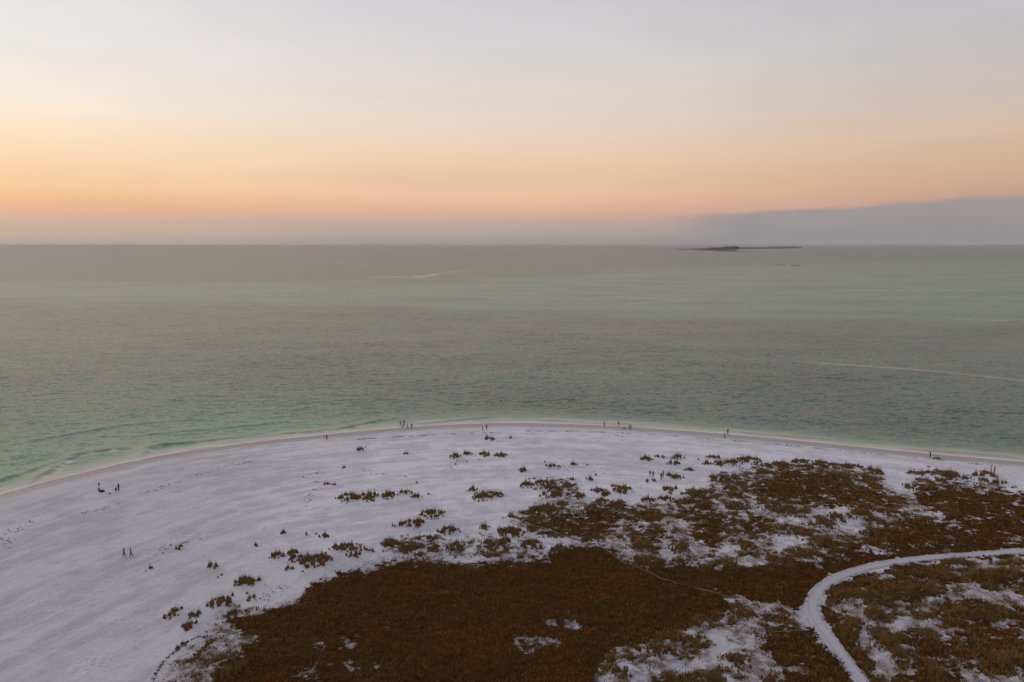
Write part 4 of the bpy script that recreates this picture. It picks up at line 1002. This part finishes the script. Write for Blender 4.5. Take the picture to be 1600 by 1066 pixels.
person(1465.8, 716.4, 'sit', 170, 'light', 'yellow', 'olive', 'black', 'right of the two seated people in bright yellow tops at far right', 'two seated people in yellow')
person(1553.6, 739.4, 'raised', 100, 'light', 'red', 'maroon', 'brown', 'person in bright red standing beside a grass clump at far right', None)
person(1548.4, 737.5, 'stand', 250, 'light', 'grey', 'brown', 'brown', 'pale figure standing behind the clump left of the person in red', None, 0.9)
person(1015.6, 746, 'walk', 200, 'tan', 'black', 'grey', 'black', 'leftmost of the four people standing among the dunes', 'four people among the dunes', 1.0)
person(1020.2, 746.6, 'stand', 180, 'tan', 'navy', 'denim', 'black', 'second from the left of the four people among the dunes', 'four people among the dunes', 1.0)
person(1033.0, 750.4, 'stand', 180, 'dark', 'black', 'black', 'black', 'nearest of the four people among the dunes, in black', 'four people among the dunes', 1.05)
person(1036.2, 746.6, 'phone', 140, 'tan', 'black', 'brown', 'black', 'rightmost of the four people among the dunes, behind the nearest', 'four people among the dunes', 1.0)

# small dog, bags, mat
def lump(name, prof, mat, px, py, label, cat, rot=0):
    """closed rounded body from rings: (along, half width, bottom, top)"""
    x, y, z = place(px, py); V = []; Q = []; n = 10
    for a, w, z0_, z1_ in prof:
        for k in range(n):
            t_ = 2 * math.pi * k / n; V.append((a, w * math.cos(t_), (z0_ + z1_) / 2 + (z1_ - z0_) / 2 * math.sin(t_)))
    for i in range(len(prof) - 1):
        for k in range(n): Q.append((i * n + k, (i + 1) * n + k, (i + 1) * n + (k + 1) % n, i * n + (k + 1) % n))
    me = mesh_np(name, V, Q, mat)
    o = bpy.data.objects.new(name, None); COL.objects.link(o); o.location = (float(x[0]), float(y[0]), float(z[0])); o.rotation_euler.z = R(rot)
    tag(o, label, cat); return o, me
bag_prof = [(-.42, .02, .0, .10), (-.40, .16, .0, .26), (-.2, .2, .0, .34), (.1, .21, .0, .33), (.36, .17, .0, .27), (.42, .02, .0, .10)]
for px, py, lab, s_ in ((159.5, 768.8, 'long dark duffel bag lying beside the seated person at far left', 1.35), (171.5, 771.4, 'small dark bag on the sand between the seated person and the crouching one', 0.6)):
    o, me = lump('beach_bag', bag_prof, cmat('cloth_black', CLO['black']), px, py, lab, 'bag'); o.scale = (s_, s_, s_)
    obj('bag_body', me, o)
    hv2 = []; n = 9
    for k in range(n):
        a = math.pi * k / (n - 1); hv2.append((.2 * math.cos(a), .0, .30 + .16 * math.sin(a)))
    hm = skin_mesh('handle', hv2, [(k, k + 1) for k in range(n - 1)], [.014] * n, 0, 0)
    if hm: hm.materials.append(cmat('cloth_brown', CLO['brown'])); obj('handle', hm, o)
x, y, z = place(1464.2, 717.0)
o = bpy.data.objects.new('beach_mat', None); COL.objects.link(o); o.location = (float(x[0]), float(y[0]), float(z[0]) + 0.02)
tag(o, 'dark green beach mat under the two people in yellow at far right', 'mat')
gx2, gy2 = np.meshgrid(np.linspace(-1.0, 1.0, 12), np.linspace(-.75, .75, 8)); zz2 = 0.03 + 0.03 * fbm(gx2 * 3, gy2 * 3, 2)
me = mesh_np('mat_sheet', np.stack([gx2, gy2, zz2], -1), grid_faces(8, 12), cmat('mat_green', (0.05, 0.06, 0.03)))
obj('mat_sheet', me, o)
dv = [(0, 0, .24), (.22, 0, .25), (.34, 0, .33), (.42, 0, .36), (.50, 0, .33), (-.14, 0, .25), (-.30, 0, .36)]; de = [(0, 1), (1, 2), (2, 3), (3, 4), (0, 5), (5, 6)]; drr = [.085, .095, .055, .058, .028, .075, .016]
for lx, par in ((.22, 1), (-.14, 5)):
    for s_ in (-1, 1):
        i = len(dv); k = 0.03 if lx < 0 else -0.015
        dv += [(lx, s_ * .065, .18), (lx - k, s_ * .065, .10), (lx + k * .3, s_ * .065, .02)]; de += [(par, i), (i, i + 1), (i + 1, i + 2)]; drr += [.04, .024, .022]
for s_ in (-1, 1):
    i = len(dv); dv.append((.39, s_ * .045, .425)); de.append((3, i)); drr.append(.018)
dm = skin_mesh('dog', dv, de, drr)
x, y, z = place(976, 670.6)
if dm:
    dm.materials.append(cmat('fur_dark', (0.05, 0.035, 0.03)))
    o = obj('dog', dm); o.location = (float(x[0]), float(y[0]), float(z[0])); o.rotation_euler.z = R(180); o.scale = (1.3, 1.3, 1.3)
    tag(o, 'small dark dog walking ahead of the close couple at the water edge', 'dog')

# ------------------------------------------------------------------ sea haze
HAZE = 3.0e-5
if HAZE > 0:
    m = bpy.data.materials.new('haze'); m.use_nodes = True; m.node_tree.nodes.clear(); t = NT(m.node_tree)
    v = t.n('ShaderNodeVolumePrincipled'); v.inputs['Color'].default_value = (0.86, 0.84, 0.86, 1); v.inputs['Density'].default_value = HAZE; v.inputs['Anisotropy'].default_value = 0.2
    om = t.n('ShaderNodeOutputMaterial'); t.link(v.outputs[0], om.inputs['Volume'])
    a = 90000; z0_, z1_ = -4.0, 60.0
    V = [(-a, -a, z0_), (a, -a, z0_), (a, a, z0_), (-a, a, z0_), (-a, -a, z1_), (a, -a, z1_), (a, a, z1_), (-a, a, z1_)]
    Q = [(0, 3, 2, 1), (4, 5, 6, 7), (0, 1, 5, 4), (1, 2, 6, 5), (2, 3, 7, 6), (3, 0, 4, 7)]
    tag(obj('haze', mesh_np('haze', V, Q, m, 4, False)), kind='stuff')
print('tris', sum(len(o.data.polygons) * (2 if len(o.data.polygons) and o.data.polygons[0].loop_total == 4 else 1) for o in scene.objects if o.type == 'MESH'))
